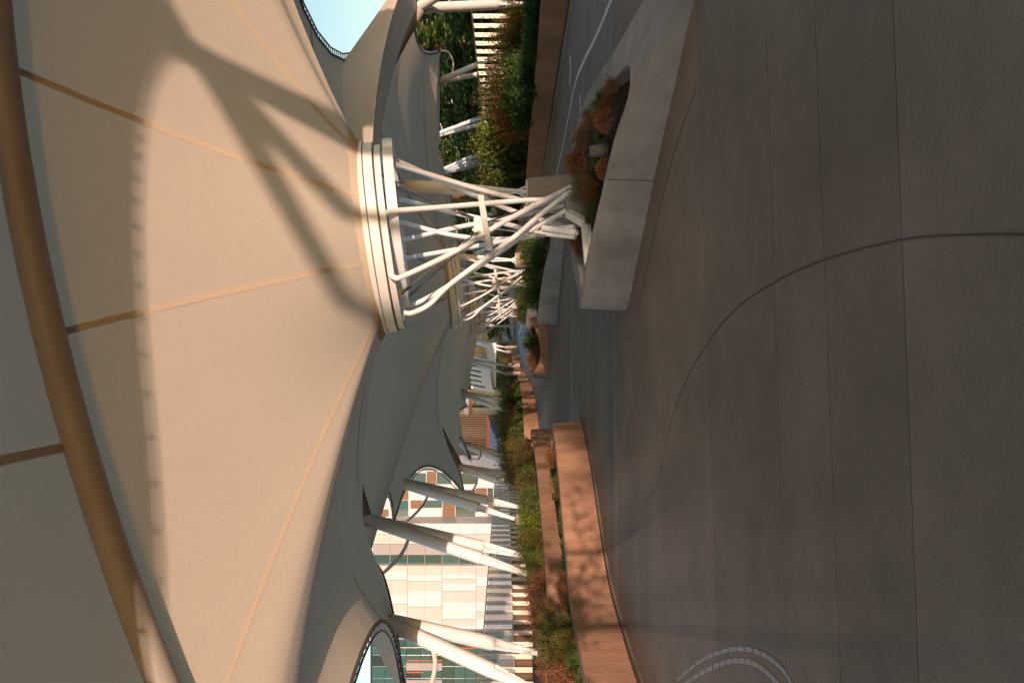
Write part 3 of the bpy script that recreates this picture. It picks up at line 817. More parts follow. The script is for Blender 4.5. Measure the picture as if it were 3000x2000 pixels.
v_column('nearest left pair of white tube columns under the laced fabric corner', V1a, [P(1578, 1912, 14.2), P(1585, 2028, 13.2)], .128, tip['V1'])
v_column('second left pair of white tube columns, in front of the white panelled building', V2a, [P(1555, 1632, 18.6), P(1560, 1686, 17.2)], .135, tip['V2'], .7)
v_column('third left pair of white tube columns, before the brown and white facade', V3a, [P(1537, 1488, 25.2), P(1510, 1520, 23.6)], .15, tip['V3'], .7)
v_column('fourth left pair of white tube columns where a dark arch tube lands', V4a, [P(1520, 1396, 33.5), P(1515, 1427, 32)], .15, tip['V4'])
v_column('fifth left pair of white tube columns in front of the finned dark building', V5a, [P(1514, 1343, 40.5), P(1516, 1370, 39)], .15, tip['V5'])
v_column('sixth left pair of white tube columns, beyond the third basket', V6a, [P(1486, 1172, 49), P(1486, 1205, 46)], .15, tip['V6'])
v_column('seventh left pair of white tube columns, small in the distance', P(1352, 1050, 66), [P(1480, 1070, 67), P(1478, 1094, 64)], .16, tip['V7'])
v_column('farthest left pair of white tube columns beside the end of the winding wall', P(1369, 996, 84), [P(1480, 1017, 85), P(1480, 1030, 83)], .17)
v_column('left pair of columns carrying the nearest arch tube, left of the viewer', ARCH[0][0], [(-5.9, 8.6, .6), (-6.4, 6.0, .6)], .14, tip['L0'])
v_column('right pair of white tube columns at the edge, under the sky opening', R1a, [(10.6, 25.0, 1.0), (10.4, 20.6, 1.0)], .15, tip['R1'])
v_column('right pair of columns with a white laced corner frame, before the conifers', R2a, [P(1470, 160, 35.0), P(1492, 200, 38)], .12, tip['R2'], .56)
v_column('right pair of white tube columns behind the bright green shrub', P(1230, 412, 49), [P(1460, 325, 46), P(1490, 342, 49)], .125, tip['R3'])
v_column('right fan of white tube columns just right of the nearest basket', P(1245, 520, 60), [P(1455, 425, 58), P(1460, 440, 60), P(1465, 455, 62), P(1470, 468, 64)], .125)
v_column('right pair of columns carrying the nearest arch tube, right of the viewer', ARCH[0][-1], [(10.4, 8.6, 1.0), (10.2, 5.0, 1.0)], .15, tip['R0'])
v_column('right pair of columns under the open end of the canopy, beside the viewer', END[-1] + Vector((0, 0, .05)), [(10.3, -9.0, 1.0), (10.5, -13.0, 1.0)], .15)
caster = empty('caster_frame', (10.1, -15, .5))  # unseen frame added to cast the fan of strut shadows on the funnel
for q in ((10.05, -14.8, 5.82), (10.25, -18.5, 6.2)):
    MB().tube([END[-1], q], .13, 14).build('caster_tube', M['steel'], caster, (10.1, -15, .5)); MB().tube([(q[0], q[1], .4), q], .1, 12).build('post', M['steel'], caster, (10.1, -15, .5))
tag(caster, 'pair of stay tubes on posts, added unseen behind the viewer for the fan shadow', 'stay frame')
v_column('left pair of columns under the open end of the canopy, beside the viewer', END[0], [(-6.6, -.6, .6), (-6.9, -4.8, .6)], .15)
for i, (yy, Y) in enumerate(((640, 72), (672, 82), (735, 92), (770, 105), (905, 112), (945, 104))):
    a = P(1395, yy + 6, Y)
    v_column(['tiny white tube column pair, first beyond the fan on the right', 'tiny white tube column pair, second beyond the fan on the right', 'tiny white tube column pair glimpsed through the nearest basket', 'tiny white tube column pair left of the second basket base',
              'tiny white tube column pair glimpsed past the third basket', 'tiny white tube column pair left of the third basket'][i], a, [P(1462, yy - 22, Y), P(1466, yy + 10, Y + 2)], .2, None, .4, n=8)

# masts on concrete pedestals
def mast(label, x, Y, xt, xb, ymid, ptop, pr, r=.17, lean=0):
    base = P(1481, ymid, Y); base.z = 0
    root = empty('mast_on_pedestal', base)
    zt = P(ptop, ymid, Y).z
    rings = []
    for z, rr in ((-.01, pr * 1.28), (zt * .5, pr * 1.16), (zt - .04, pr * 1.02), (zt, pr * .96)):
        rings.append([base + Vector((rr * math.cos(2 * math.pi * i / 32), rr * math.sin(2 * math.pi * i / 32), z)) for i in range(32)])
    MB().loft(rings).build('pedestal', M['pedestal'], root, base)
    MB().tube([base + Vector((0, 0, zt + .002)), base + Vector((0, 0, zt + .04))], pr * .9, 24).build('base_plate', M['steel2'], root, base)
    top = P(xt, x, Y + .3); ft = base + Vector((0, 0, zt + .12))
    d = (top - ft); Ln = d.length; d.normalize()
    e = ft + d * Ln * .48
    lg = MB().tube([e, lerp(e, top, .5), top], r, 18).build('mast_tube', M['steel'], root, base)
    s = d.cross(Vector((0, 1, 0))).normalized(); q = s.cross(d); fin = MB()
    for ax in (s, q):
        nrm = d.cross(ax).normalized() * .014; b = ft + d * .1
        pr_ = [e - ax * r * .9, e + ax * r * .9, b + ax * .055, b - ax * .055]
        fin.hexa([p - nrm for p in pr_] + [p + nrm for p in pr_])
    for t in (.35, .65): c = lerp(e, ft, t); fin.tube([c - d * .015, c + d * .015], lerp(r * .9, .06, t), 10)
    fin.tube([ft - d * .09, ft + d * .12], .06, 10)
    for k in (-.14, .14): fin.tube([ft + d * .1 + s * k * .3, ft - d * .09 + s * k], .025, 8)
    fin.build('finned_foot', M['steel'], lg, base, smooth=False)
    tag(root, label, 'mast', 'masts on concrete pedestals')
mast('white mast on a streaked round concrete pedestal right behind the nearest basket', 543, 19.5, 1120, 1550, 562, 1545, .33)
mast('white mast on a smaller looking concrete pedestal beyond the second planter', 752, 36, 1290, 1510, 762, 1512, .36)

# hoop shaped loose white hose on the road beyond
o = MB().tube(catmull([G(1566, 742) + Vector((0, 0, .03)), G(1560, 728) + Vector((0, 0, .6)), G(1552, 716) + Vector((0, 0, .25)), G(1556, 708) + Vector((0, 0, .3)), G(1550, 700) + Vector((0, 0, .6))], 8), .05, 8).build('hose', M['white_hose'])
tag(o, 'loose white hose curling beside the far concrete pedestal', 'hose')

# ------------------------------------------------------------------ planting
def leaf_mesh(name, n, kind, seed, mat, rx=.5, rz=.5, leaf=.05, aspect=.5, clumps=9):
    rnd = random.Random(seed); mb = MB()
    cl = []
    for i in range(clumps):
        a = rnd.uniform(0, 6.283); rr = rx * math.sqrt(rnd.random()) * .75
        cl.append((Vector((rr * math.cos(a), rr * math.sin(a), rz * rnd.uniform(.25, .85))), rnd.uniform(.22, .42)))
    for s in range(max(4, clumps)):      # stems
        c = cl[s % clumps][0]
        p0 = Vector((rnd.uniform(-.1, .1) * rx, rnd.uniform(-.1, .1) * rx, -.06))
        mb.tube([p0, lerp(p0, c, .5) + Vector((rnd.uniform(-.04, .04), rnd.uniform(-.04, .04), .03)), c], [.012, .009, .004], 4, False)
    for i in range(n):
        c, r = cl[rnd.randrange(clumps)]
        d = Vector((rnd.gauss(0, 1), rnd.gauss(0, 1), rnd.gauss(0, 1))).normalized() * (rnd.random() ** .45)
        p = c + Vector((d.x * r * rx * 1.25, d.y * r * rx * 1.25, d.z * r * rz * 1.3))
        if p.z < 0: p.z = rnd.uniform(0, .05)
        s = leaf * rnd.uniform(.6, 1.35)
        t = Vector((rnd.gauss(0, 1), rnd.gauss(0, 1), rnd.gauss(.25, .8))).normalized()
        w = t.cross(Vector((rnd.gauss(0, 1), rnd.gauss(0, 1), rnd.gauss(0, 1)))).normalized()
        up = w.cross(t) * s * .12
        mb.add([p, p + t * s * .5 + w * s * aspect * .5 + up, p + t * s, p + t * s * .5 - w * s * aspect * .5 + up], [(0, 1, 2, 3)])
    for i in range(26):                  # wispy flowering stems standing clear of the mass
        a = rnd.uniform(0, 6.283); r0 = rx * rnd.uniform(.1, .8)
        p0 = Vector((r0 * math.cos(a), r0 * math.sin(a), rz * .45)); d = Vector((math.cos(a) * rnd.uniform(0, .7), math.sin(a) * rnd.uniform(0, .7), 1)).normalized()
        ln = rz * rnd.uniform(.45, .95); p1 = p0 + d * ln
        mb.tube([p0, lerp(p0, p1, .5) + Vector((rnd.uniform(-.03, .03), rnd.uniform(-.03, .03), 0)), p1], [.006, .004, .002], 3, False)
        for k in range(14):
            p = lerp(p0, p1, rnd.uniform(.35, 1)); t = Vector((rnd.gauss(0, 1), rnd.gauss(0, 1), rnd.gauss(.6, .6))).normalized(); w = t.orthogonal().normalized(); q = leaf * rnd.uniform(.4, .8)
            mb.add([p, p + t * q * .5 + w * q * .25, p + t * q, p + t * q * .5 - w * q * .25], [(0, 1, 2, 3)])
    return mb

def blade_mesh(n, seed, rad=.25, h=.6, spread=.8, width=.012, droop=.5):
    rnd = random.Random(seed); mb = MB()
    for i in range(n):
        a = rnd.uniform(0, 6.283); r0 = rad * .35 * math.sqrt(rnd.random())
        p = Vector((r0 * math.cos(a), r0 * math.sin(a), -.03)); a += rnd.uniform(-.5, .5)
        d = Vector((math.cos(a), math.sin(a), 0)); hh = h * rnd.uniform(.55, 1.1); out = rad * spread * rnd.uniform(.3, 1.3)
        w = Vector((-d.y, d.x, 0)) * width * rnd.uniform(.6, 1.3)
        q = []
        for t in (0, .4, .75, 1.0):
            c = p + d * out * t ** 1.6 + Vector((0, 0, hh * (t - droop * t ** 3 * rnd.uniform(.3, 1))))
            q.append((c - w * (1 - t * .85), c + w * (1 - t * .85)))
        vs = [v for pr in q for v in pr]
        mb.add(vs, [(0, 1, 3, 2), (2, 3, 5, 4), (4, 5, 7, 6)])
    return mb

def straw_ball(n, seed, r=.3):
    """dense dry tussock: a dome of drooping blades"""
    rnd = random.Random(seed); mb = MB()
    for i in range(n):
        a = rnd.uniform(0, 6.283); e = rnd.uniform(.05, 1.5)
        d = Vector((math.cos(a) * math.cos(e), math.sin(a) * math.cos(e), math.sin(e)))
        L_ = r * rnd.uniform(.75, 1.15)
        w = d.cross(Vector((rnd.gauss(0, 1), rnd.gauss(0, 1), rnd.gauss(0, 1)))).normalized() * .006
        p = d * r * .15
        q = [p, p + d * L_ * .6 + Vector((0, 0, .05 * r)), p + d * L_ + Vector((0, 0, -.22 * r)), p + d * L_ * 1.08 + Vector((0, 0, -.5 * r))]
        vs = []
        for k, c in enumerate(q): s = (1, 1, .7, .2)[k]; vs += [c - w * s, c + w * s]
        mb.add(vs, [(0, 1, 3, 2), (2, 3, 5, 4), (4, 5, 7, 6)])
    return mb

KIND = {}
def reg(key, name, mbs, mat, cat):
    KIND[key] = (name, [], cat)
    for mb in mbs:
        me = bpy.data.meshes.new(name); me.from_pydata([tuple(p) for p in mb.v], [], mb.f); me.materials.append(mat); me.update()
        KIND[key][1].append(me)
reg('green', 'leafy_shrub', [leaf_mesh('', 2200, 0, s, None, .5, .75, .075, .55, 11) for s in (1, 2)], M['leaf_green'], 'shrub')
reg('deep', 'dark_shrub', [leaf_mesh('', 2200, 0, s, None, .6, .5, .07, .6, 12) for s in (3, 4)], M['leaf_deep'], 'shrub')
reg('yellow', 'yellow_green_shrub', [leaf_mesh('', 2200, 0, s, None, .5, .8, .07, .4, 12) for s in (5, 6)], M['leaf_yellow'], 'shrub')
reg('olive', 'olive_shrub', [leaf_mesh('', 2600, 0, s, None, .5, .85, .085, .18, 12) for s in (7, 8)], M['leaf_olive'], 'shrub')
reg('rust', 'rust_shrub', [leaf_mesh('', 2400, 0, s, None, .55, .7, .055, .4, 13) for s in (9, 10)], M['leaf_rust'], 'shrub')
reg('tan', 'tan_grass', [blade_mesh(420, s, .45, .75, .9, .008, .4) for s in (11,)], M['leaf_tan'], 'grass')
reg('low', 'low_green_plant', [leaf_mesh('', 1000, 0, s, None, .38, .3, .075, .6, 8) for s in (12, 13)], M['leaf_green'], 'plant')
reg('blade', 'grass_clump', [blade_mesh(320, s, .4, .6, .9, .012, .5) for s in (14, 15)], M['leaf_green'], 'grass')
reg('oblade', 'olive_grass_clump', [blade_mesh(600, s, .5, .95, .9, .010, .35) for s in (16, 17)], M['leaf_olive'], 'grass')
reg('straw', 'dry_tussock', [straw_ball(900, s, .3) for s in (18, 19)], M['straw'], 'grass')
ORD = ['first', 'second', 'third', 'fourth', 'fifth', 'sixth', 'seventh', 'eighth', 'ninth', 'tenth', 'eleventh', 'twelfth', 'thirteenth', 'fourteenth', 'fifteenth', 'sixteenth', 'seventeenth', 'eighteenth', 'nineteenth', 'twentieth']
DESC = {'green': 'bright green leafy shrub', 'deep': 'dark green spreading shrub', 'yellow': 'yellow green shrub', 'olive': 'fine leaved olive shrub', 'rust': 'rust red dry shrub', 'tan': 'pale tan dry grass', 'low': 'low green leafy plant', 'blade': 'green grass clump', 'oblade': 'tall olive grass clump', 'straw': 'rust coloured dry grass tussock'}
PLANTS = []
rndp = random.Random(77)
def plant(key, pos, h=1.0, w=None, place='', label=None):
    nm, meshes, cat = KIND[key]
    o = bpy.data.objects.new(nm, meshes[rndp.randrange(len(meshes))]); COL.objects.link(o)
    o.location = pos; o.rotation_euler = (rndp.uniform(-.08, .08), rndp.uniform(-.08, .08), rndp.uniform(0, 6.28))
    w = w or h; o.scale = (w * rndp.uniform(.9, 1.1), w * rndp.uniform(.9, 1.1), h)
    o['category'] = cat
    if label: o['label'] = label
    PLANTS.append((place, key, Vector(pos).length, o, bool(label)))
    return o

def along(path, d):
    c = catmull([(p[0], p[1], 0) for p in path], 6); acc = 0
    for i in range(1, len(c)):
        s = (c[i] - c[i - 1]).length
        if acc + s >= d:
            t = (d - acc) / s; tt = (c[i] - c[i - 1]).normalized()
            return lerp(c[i - 1], c[i], t), tt
        acc += s
    return c[-1], (c[-1] - c[-2]).normalized()

# near left bed, between its two walls
d = 5.0; i = 0
while d < 16.5:
    p, t = along(A_path, d); n = Vector((-t.y, t.x, 0))
    plant(['low', 'blade', 'olive', 'low', 'rust', 'blade', 'low'][i % 7], p + n * rndp.uniform(.42, .6) + Vector((0, 0, .5)), rndp.uniform(.4, .75) * (1 if d < 10 else .62), rndp.uniform(.45, .8), 'in the strip behind the nearest left wall')
    if i % 2 == 0 and d < 10.2:
        key = ['rust', 'tan', 'rust', 'olive', 'rust', 'green', 'rust', 'yellow', 'olive', 'green', 'tan', 'green'][i // 2 % 12]
        plant(key, p + n * 1.0 + Vector((0, 0, .5)), rndp.uniform(.6, .95), rndp.uniform(.75, 1.0), 'in the strip behind the nearest left wall')
    d += .52; i += 1
# upper left bed
for (key, px, Y, h, w) in (('rust', 1960, 12.4, .8, 1.1), ('rust', 1900, 13.2, .7, 1.0), ('rust', 1830, 14.2, .9, 1.2), ('rust', 1765, 15.2, 1.0, 1.2), ('tan', 1790, 13.6, .8, 1.0), ('rust', 1710, 15.6, .8, 1.0), ('tan', 1720, 16.6, 1.1, 1.2),
                           ('yellow', 1650, 16.6, .9, 1.0), ('olive', 1605, 17.4, 1.0, 1.0), ('yellow', 1560, 17.8, 1.05, 1.2), ('green', 1520, 18.6, 1.0, 1.0), ('tan', 1490, 19.5, 1.0, 1.0), ('green', 1470, 20.5, .95, 1.1), ('olive', 1445, 22.0, .9, 1.1),
                           ('rust', 1432, 23.0, .95, 1.0), ('green', 1410, 23.5, .9, 1.1), ('olive', 1385, 24.4, 1.0, 1.2), ('rust', 1372, 25.0, .8, 1.0), ('olive', 1345, 25.8, .95, 1.2), ('rust', 1330, 26.5, 1.0, 1.2), ('tan', 1300, 27.2, .9, 1.1)):
    plant(key, (P(0, px, Y).x, Y, .70), h * .68, w * .85, 'on the upper left bed')
for (key, X, Y, h, w) in (('rust', -4.6, 28.5, 1.3, 1.4), ('olive', -4.9, 30.0, 1.3, 1.4), ('oblade', -5.3, 31.5, 1.3, 1.5), ('olive', -5.4, 33, 1.2, 1.5), ('green', -5.6, 34.8, 1.1, 1.5)):
    plant(key, (X, Y, .5), h, w, 'beyond the end of the upper left wall')
# along the far winding wall
d = 2.0; i = 0
seq = ['olive', 'green', 'olive', 'rust', 'green', 'olive', 'yellow', 'rust', 'green', 'olive']
while d < 82:
    p, t = along(B_path, d); n = Vector((-t.y, t.x, 0))
    plant(seq[i % 10], p + n * rndp.uniform(.8, 1.1) + Vector((0, 0, .6)), rndp.uniform(1.0, 1.4) * (1 + d / 120), 1.5 + d / 50, 'along the far winding wall')
    if d < 40: plant('low', p + n * .5 + Vector((0, 0, .62)), 1.1, 1.5, 'along the far winding wall'); plant(seq[(i + 4) % 10], p + n * 2.2 + Vector((0, 0, .6)), rndp.uniform(1.3, 1.7), 1.6, 'along the far winding wall')
    d += 1.7 + d / 16; i += 1
# right bed, front row and back row
i = 0; Y = -46.0
rseq = ['olive', 'rust', 'deep', 'oblade', 'green', 'rust', 'olive', 'deep']
def wallx(path, Y):
    for a, b in zip(path, path[1:]):
        if a[1] <= Y <= b[1]: return lerp(a[0], b[0], (Y - a[1]) / (b[1] - a[1]))
    return path[-1][0]
while Y < 19:
    x = wallx(R_path, Y)
    plant(rseq[i % 8], (x + .8, Y, .55), rndp.uniform(1.1, 1.5), 1.7, 'in the unseen second row of the right bed, raised behind the viewer for shade')
    tall = 3.15 if Y < -3 else 1.5  # out of view behind the camera, shrubs raised to keep sun off the plaza
    plant(rseq[(i + 3) % 8], (x + 1.9, Y + .5, .6), rndp.uniform(.9, 1.12) * tall, 2.1, 'in the unseen second row of the right bed, raised behind the viewer for shade')
    if Y < 0: plant(['deep', 'green', 'olive'][i % 3], (x + 2.9, Y, .6), rndp.uniform(.95, 1.15) * tall, 2.3, 'in the unseen second row of the right bed, raised behind the viewer for shade')  # extra row added to close gaps in that shade
    Y += 1.15; i += 1
for (key, px, X, h, w) in (('deep', 12, 9.3, 1.0, 1.4), ('deep', 60, 9.2, .9, 1.3), ('oblade', 30, 10.9, 1.6, 1.8), ('oblade', 70, 10.8, 1.65, 1.7), ('olive', 100, 10.7, 1.7, 1.8), ('deep', 120, 9.0, .9, 1.2), ('rust', 150, 10.4, 1.8, 1.9), ('rust', 175, 10.3, 1.5, 1.6),
                           ('deep', 165, 8.9, 1.1, 1.3), ('green', 205, 9.2, 1.5, 1.5), ('deep', 225, 8.6, 1.4, 1.5), ('olive', 235, 10.2, 2.0, 1.9), ('deep', 255, 8.5, 1.5, 1.6), ('green', 270, 9.3, 1.5, 1.6), ('olive', 285, 10.2, 2.1, 2.0), ('rust', 262, 9.8, 1.9, 1.6),
                           ('deep', 300, 8.5, 1.6, 1.7), ('rust', 320, 9.4, 1.9, 2.0), ('deep', 335, 8.4, 1.3, 1.6), ('rust', 350, 9.2, 2.0, 2.2), ('tan', 370, 9.0, 1.9, 2.0), ('yellow', 400, 9.4, 2.7, 2.4), ('green', 430, 9.0, 2.6, 2.6), ('green', 455, 8.6, 2.4, 2.4), ('olive', 470, 9.4, 2.8, 2.6),
                           ('deep', 490, 8.5, 2.0, 2.6), ('olive', 520, 9.0, 2.2, 2.8), ('rust', 545, 9.0, 1.9, 2.6), ('deep', 560, 8.6, 1.7, 2.8)):
    Yp = X * F / (1000 - px)
    plant(key, (X, Yp, .55), h, w, 'in the right bed ahead')
for i in range(18):
    Y = 52 + i * 3.2; plant(['deep', 'olive', 'green', 'rust'][i % 4], (9.6 + rndp.uniform(0, .8), Y, .5), rndp.uniform(1.8, 2.6), 3.0, 'in the far right bed')
# nearest lens planter
for (key, px, py, Yd, z, h, w, lab) in (('straw', 1770, 350, 9.5, .36, .85, .85, 'rust dry tussock beside the lamp pot near the tip of the nearest planter'), ('straw', 1685, 478, 11.6, .45, 1.35, 1.25, 'largest round rust tussock at the far rim of the nearest planter'),
                                   ('straw', 1700, 670, 11.9, .45, 1.25, 1.25, 'rust tussock behind the open tube ends of the nearest basket'), ('straw', 1705, 705, 11.6, .45, 1.0, 1.0, 'lower rust tussock left of the open tube ends'),
                                   ('rust', 1720, 400, 10.9, .4, .62, .62, 'rust leaved shrub at the far rim of the nearest planter'), ('deep', 1745, 290, 9.9, .32, .45, .4, 'dark sprig near the pointed tip of the nearest planter'), ('rust', 1780, 290, 9.4, .3, .38, .4, 'small rusty plant in the pointed tip of the nearest planter'),
                                   ('blade', 1745, 500, 10.2, .4, .62, .7, 'green grass clump right of centre in the nearest planter'), ('blade', 1750, 470, 9.9, .4, .5, .6, 'green grass clump beside the lamp pot'), ('straw', 1765, 495, 9.6, .38, .6, .6, 'small rust tussock against the near rim'),
                                   ('olive', 1725, 560, 10.6, .4, .6, .75, 'olive shrub at the foot of the nearest basket'), ('rust', 1735, 595, 10.2, .4, .5, .7, 'rusty shrub at the near rim below the basket'), ('green', 1745, 620, 10.0, .4, .42, .6, 'green shrub at the near rim below the basket'), ('olive', 1740, 530, 10.3, .4, .55, .6, 'olive shrub among the grass of the nearest planter'),
                                   ('blade', 1700, 820, 10.9, .45, .5, .5, 'green grass sprig at the blunt left end of the nearest planter'), ('blade', 1712, 775, 10.7, .42, .4, .4, 'green grass sprig along the base beam'), ('low', 1765, 440, 9.8, .36, .6, .5, 'low green plant under the lamp pot'), ('rust', 1800, 255, 9.15, .28, .42, .42, 'rusty plant deepest in the pointed tip of the nearest planter'), ('olive', 1775, 320, 9.55, .3, .5, .5, 'olive plant between the tussocks near the tip'), ('blade', 1760, 395, 10.0, .34, .5, .5, 'green grass behind the lamp pot'), ('rust', 1740, 350, 10.4, .36, .55, .6, 'rust shrub against the far rim right of the largest tussock'), ('rust', 1745, 540, 10.1, .4, .55, .6, 'rust shrub among green grass at the near rim')):
    f_ = .66 if key == 'straw' else .56
    plant(key, (P(0, py, Yd).x, Yd, z + .02), h * f_, w * f_, '', lab)
# second and third lens planters, saddle planter
for k, (off, nmx) in enumerate(((Vector((.12, 14.45, 0)), 'in the second lens planter'), (Vector((.15, 29.3, 0)), 'in the third lens planter'))):
    for (key, X, Y, h, w) in (('deep', 1.3, 10.3, .9, .8), ('green', 1.8, 9.7, .9, .8), ('deep', 2.2, 9.2, .8, .8), ('rust', 1.5, 11.0, .8, .8), ('olive', 1.1, 11.2, .8, .7), ('rust', 2.6, 11.6, .9, .8), ('green', 2.7, 10.6, .9, .9), ('rust', 1.25, 10.75, .7, .6), ('deep', 2.5, 9.0, .7, .7), ('blade', 1.6, 10.2, 1.1, 1.0)):
        plant(key, Vector((X, Y, .42)) + off, h, w, nmx)
plant('green', (.1, 31.6, .18), .85, .9, '', 'green tuft at the right side of the saddle planter')
plant('oblade', (.35, 31.3, .18), .7, .8, '', 'olive grass tuft at the right rim of the saddle planter')
plant('rust', (-.75, 30.7, .18), .8, .8, '', 'orange dry shrub at the left side of the saddle planter')
plant('rust', (-.55, 31.3, .18), .75, .8, '', 'orange dry shrub behind its twin in the saddle planter')
# labels by kind and order of distance
from collections import defaultdict
gr = defaultdict(list)
for pl, key, dist, o, has in PLANTS:
    if not has: gr[(pl, key)].append((dist, o))
def ordw(i):
    n = i + 1
    if n <= 20: return ORD[n - 1]
    tens = {2: 'twenty', 3: 'thirty', 4: 'forty', 5: 'fifty'}[n // 10]
    return tens + ' ' + ORD[n % 10 - 1] if n % 10 else tens[:-1] + 'ieth'
for (pl, key), lst in gr.items():
    lst.sort(key=lambda t: t[0])
    for i, (dd, o) in enumerate(lst):
        o['label'] = ('only ' + DESC[key] + ' ' + pl) if len(lst) == 1 else (ordw(i) + ' nearest ' + DESC[key] + ' ' + pl)
        o['group'] = DESC[key] + 's ' + pl

# lamp pot in the nearest planter
pb = P(1765, 442, 9.75); pb.z = .4
lpot = empty('garden_lamp', pb)
MB().loft([[pb + Vector((r * math.cos(2 * math.pi * i / 20), r * math.sin(2 * math.pi * i / 20), z)) for i in range(20)] for r, z in ((.075, -.02), (.085, .02), (.062, .16), (.055, .17))]).build('housing', M['pot'], lpot, pb)
MB().tube([pb + Vector((0, 0, -.05)), pb + Vector((0, 0, 0))], .095, 20).build('collar', M['clamp'], lpot, pb)
tag(lpot, 'small grey bucket shaped garden lamp in the nearest planter', 'lamp')

# ------------------------------------------------------------------ railings
def railing(label, X0, Y0, X1, Y1, z0, z1, step, wpost, glass, base_z):
    root = empty('railing', (X0, Y0, base_z))
    a = Vector((X0, Y0, 0)); b = Vector((X1, Y1, 0)); L_ = (b - a).length; d = (b - a).normalized(); n = int(L_ / step)
    pm = MB().box((0, 0, (z1 + base_z) / 2), (wpost, .035, z1 - base_z)).build('post', M['post'], root, (0, 0, 0), smooth=False)
    pm.location = (0, 0, -base_z)
    for i in range(1, n + 1):
        o = pm.copy(); COL.objects.link(o); o.parent = root; q = d * step * i; o.location = (q.x, q.y, -base_z)
    for z, nm in ((z1 + .02, 'top_rail'), (z0, 'bottom_rail')):
        MB().bar(a + Vector((0, 0, z)), b + Vector((0, 0, z)), .06, .05).build(nm, M['post'], root, root.location, smooth=False)
    if glass:
        for i in range(0, n - 1, 2):
            p = a + d * (step * i + .02) + Vector((.06, 0, 0)); q = a + d * (step * (i + 2) - .02) + Vector((.06, 0, 0))
            MB().bar(lerp(p, q, 0) + Vector((0, 0, (z0 + z1) / 2)), q + Vector((0, 0, (z0 + z1) / 2)), .012, z1 - z0 - .08).build('glass_panel', M['rail_glass'], root, root.location, smooth=False)
    tag(root, label, 'railing')
    return root
railing('glass railing with cream flat posts in front of the white building', -10.9, 22, -10.9, 62, 1.32, 2.4, 1.12, .17, True, .6)
railing('railing with cream flat posts before the conifers on the right', 11.4, 22, 11.4, 72, 1.4, 2.75, .85, .16, False, .5)
railing('far railing with slim cream posts behind the winding wall', -6.2, 41, -4.4, 100, .9, 1.95, 1.5, .15, False, .6)
pl = MB().box((-11.3, 42, .65), (.5, 44, 1.3)).build('plinth_wall', M['wall'], None, (-11.3, 42, 0), smooth=False)
tag(pl, 'low plinth wall under the glass railing on the left', 'wall')

# ------------------------------------------------------------------ buildings
def rect(mb, x0, x1, y0, y1, Y, t, back=0):
    """box whose front face fills the picture rectangle at depth Y (front face proud by t)"""
    a = P(x1, y1, Y); b = P(x0, y0, Y)
    return mb.box(((a.x + b.x) / 2, Y - t / 2 + back / 2, (a.z + b.z) / 2), (abs(b.x - a.x), t + back, abs(b.z - a.z)))
def facade_part(name, x0, x1, y0, y1, Y, t, mat, parent):
    return rect(MB(), x0, x1, y0, y1, Y, t).build(name, mat, parent, parent.location, smooth=False)
BY = 85.0
g3 = 1.6 / F  # not used for colour: one pixel is about 36 mm on this facade
ba = empty('panelled_building', P(1481, 1750, BY) * Vector((1, 1, 0)) if False else Vector((P(1481, 1750, BY).x, BY, 0)))
bx0 = P(1092, 1655, BY)
core = MB(); rect(core, 1092, 1530, 1655, 1841, BY, 0, 14); rect(core, 1098, 1530, 1532, 1655, BY + .6, 0, 13)
core.build('wall', M['panel_grey'], ba, ba.location, smooth=False)
rows = [1092, 1143, 1194, 1244, 1295, 1345, 1395, 1440, 1500]
splits = [[1655, 1697, 1767, 1805, 1841], [1655, 1701, 1776, 1841], [1655, 1694, 1730, 1812, 1841], [1655, 1716, 1790, 1841]]
rb = random.Random(3)
cut = {}
for r_ in range(8):
    s = splits[r_ // 2]
    for a, b in zip(s, s[1:]):
        # each cassette is two strips, one paler and one warmer, running through both halves of a storey
        m_ = cut.setdefault((r_ // 2, a), lerp(a, b, rb.choice((.38, .5, .62))))
        facade_part('panel', rows[r_] + (.8 if r_ % 2 == 0 else .2), rows[r_ + 1] - (.2 if r_ % 2 == 0 else .8), a + .8, m_, BY, .10, M['panel_warm'], ba)
        facade_part('panel', rows[r_] + (.8 if r_ % 2 == 0 else .2), rows[r_ + 1] - (.2 if r_ % 2 == 0 else .8), m_ + .05, b - .9, BY, .14, M['panel_white'], ba)
for r_ in range(8):
    for a, b, m_ in ((1624, 1655, 'glass'), (1592, 1624, 'panel_grey'), (1563, 1592, 'panel_warm'), (1532, 1563, 'panel_white')):
        if m_ == 'glass':
            w = facade_part('window', rows[r_] + 1, rows[r_ + 1] - 1, a + .5, b - .5, BY + .6, .08, M['glass2'] if rb.random() < .35 else M['glass'], ba)
        else:
            facade_part('panel', rows[r_] + .5, rows[r_ + 1] - .5, a + .5, b - .5, BY + .6, .12, M[m_], ba)
tag(ba, 'tall building clad in pale striped panels with a dark window strip, on the left', 'building')

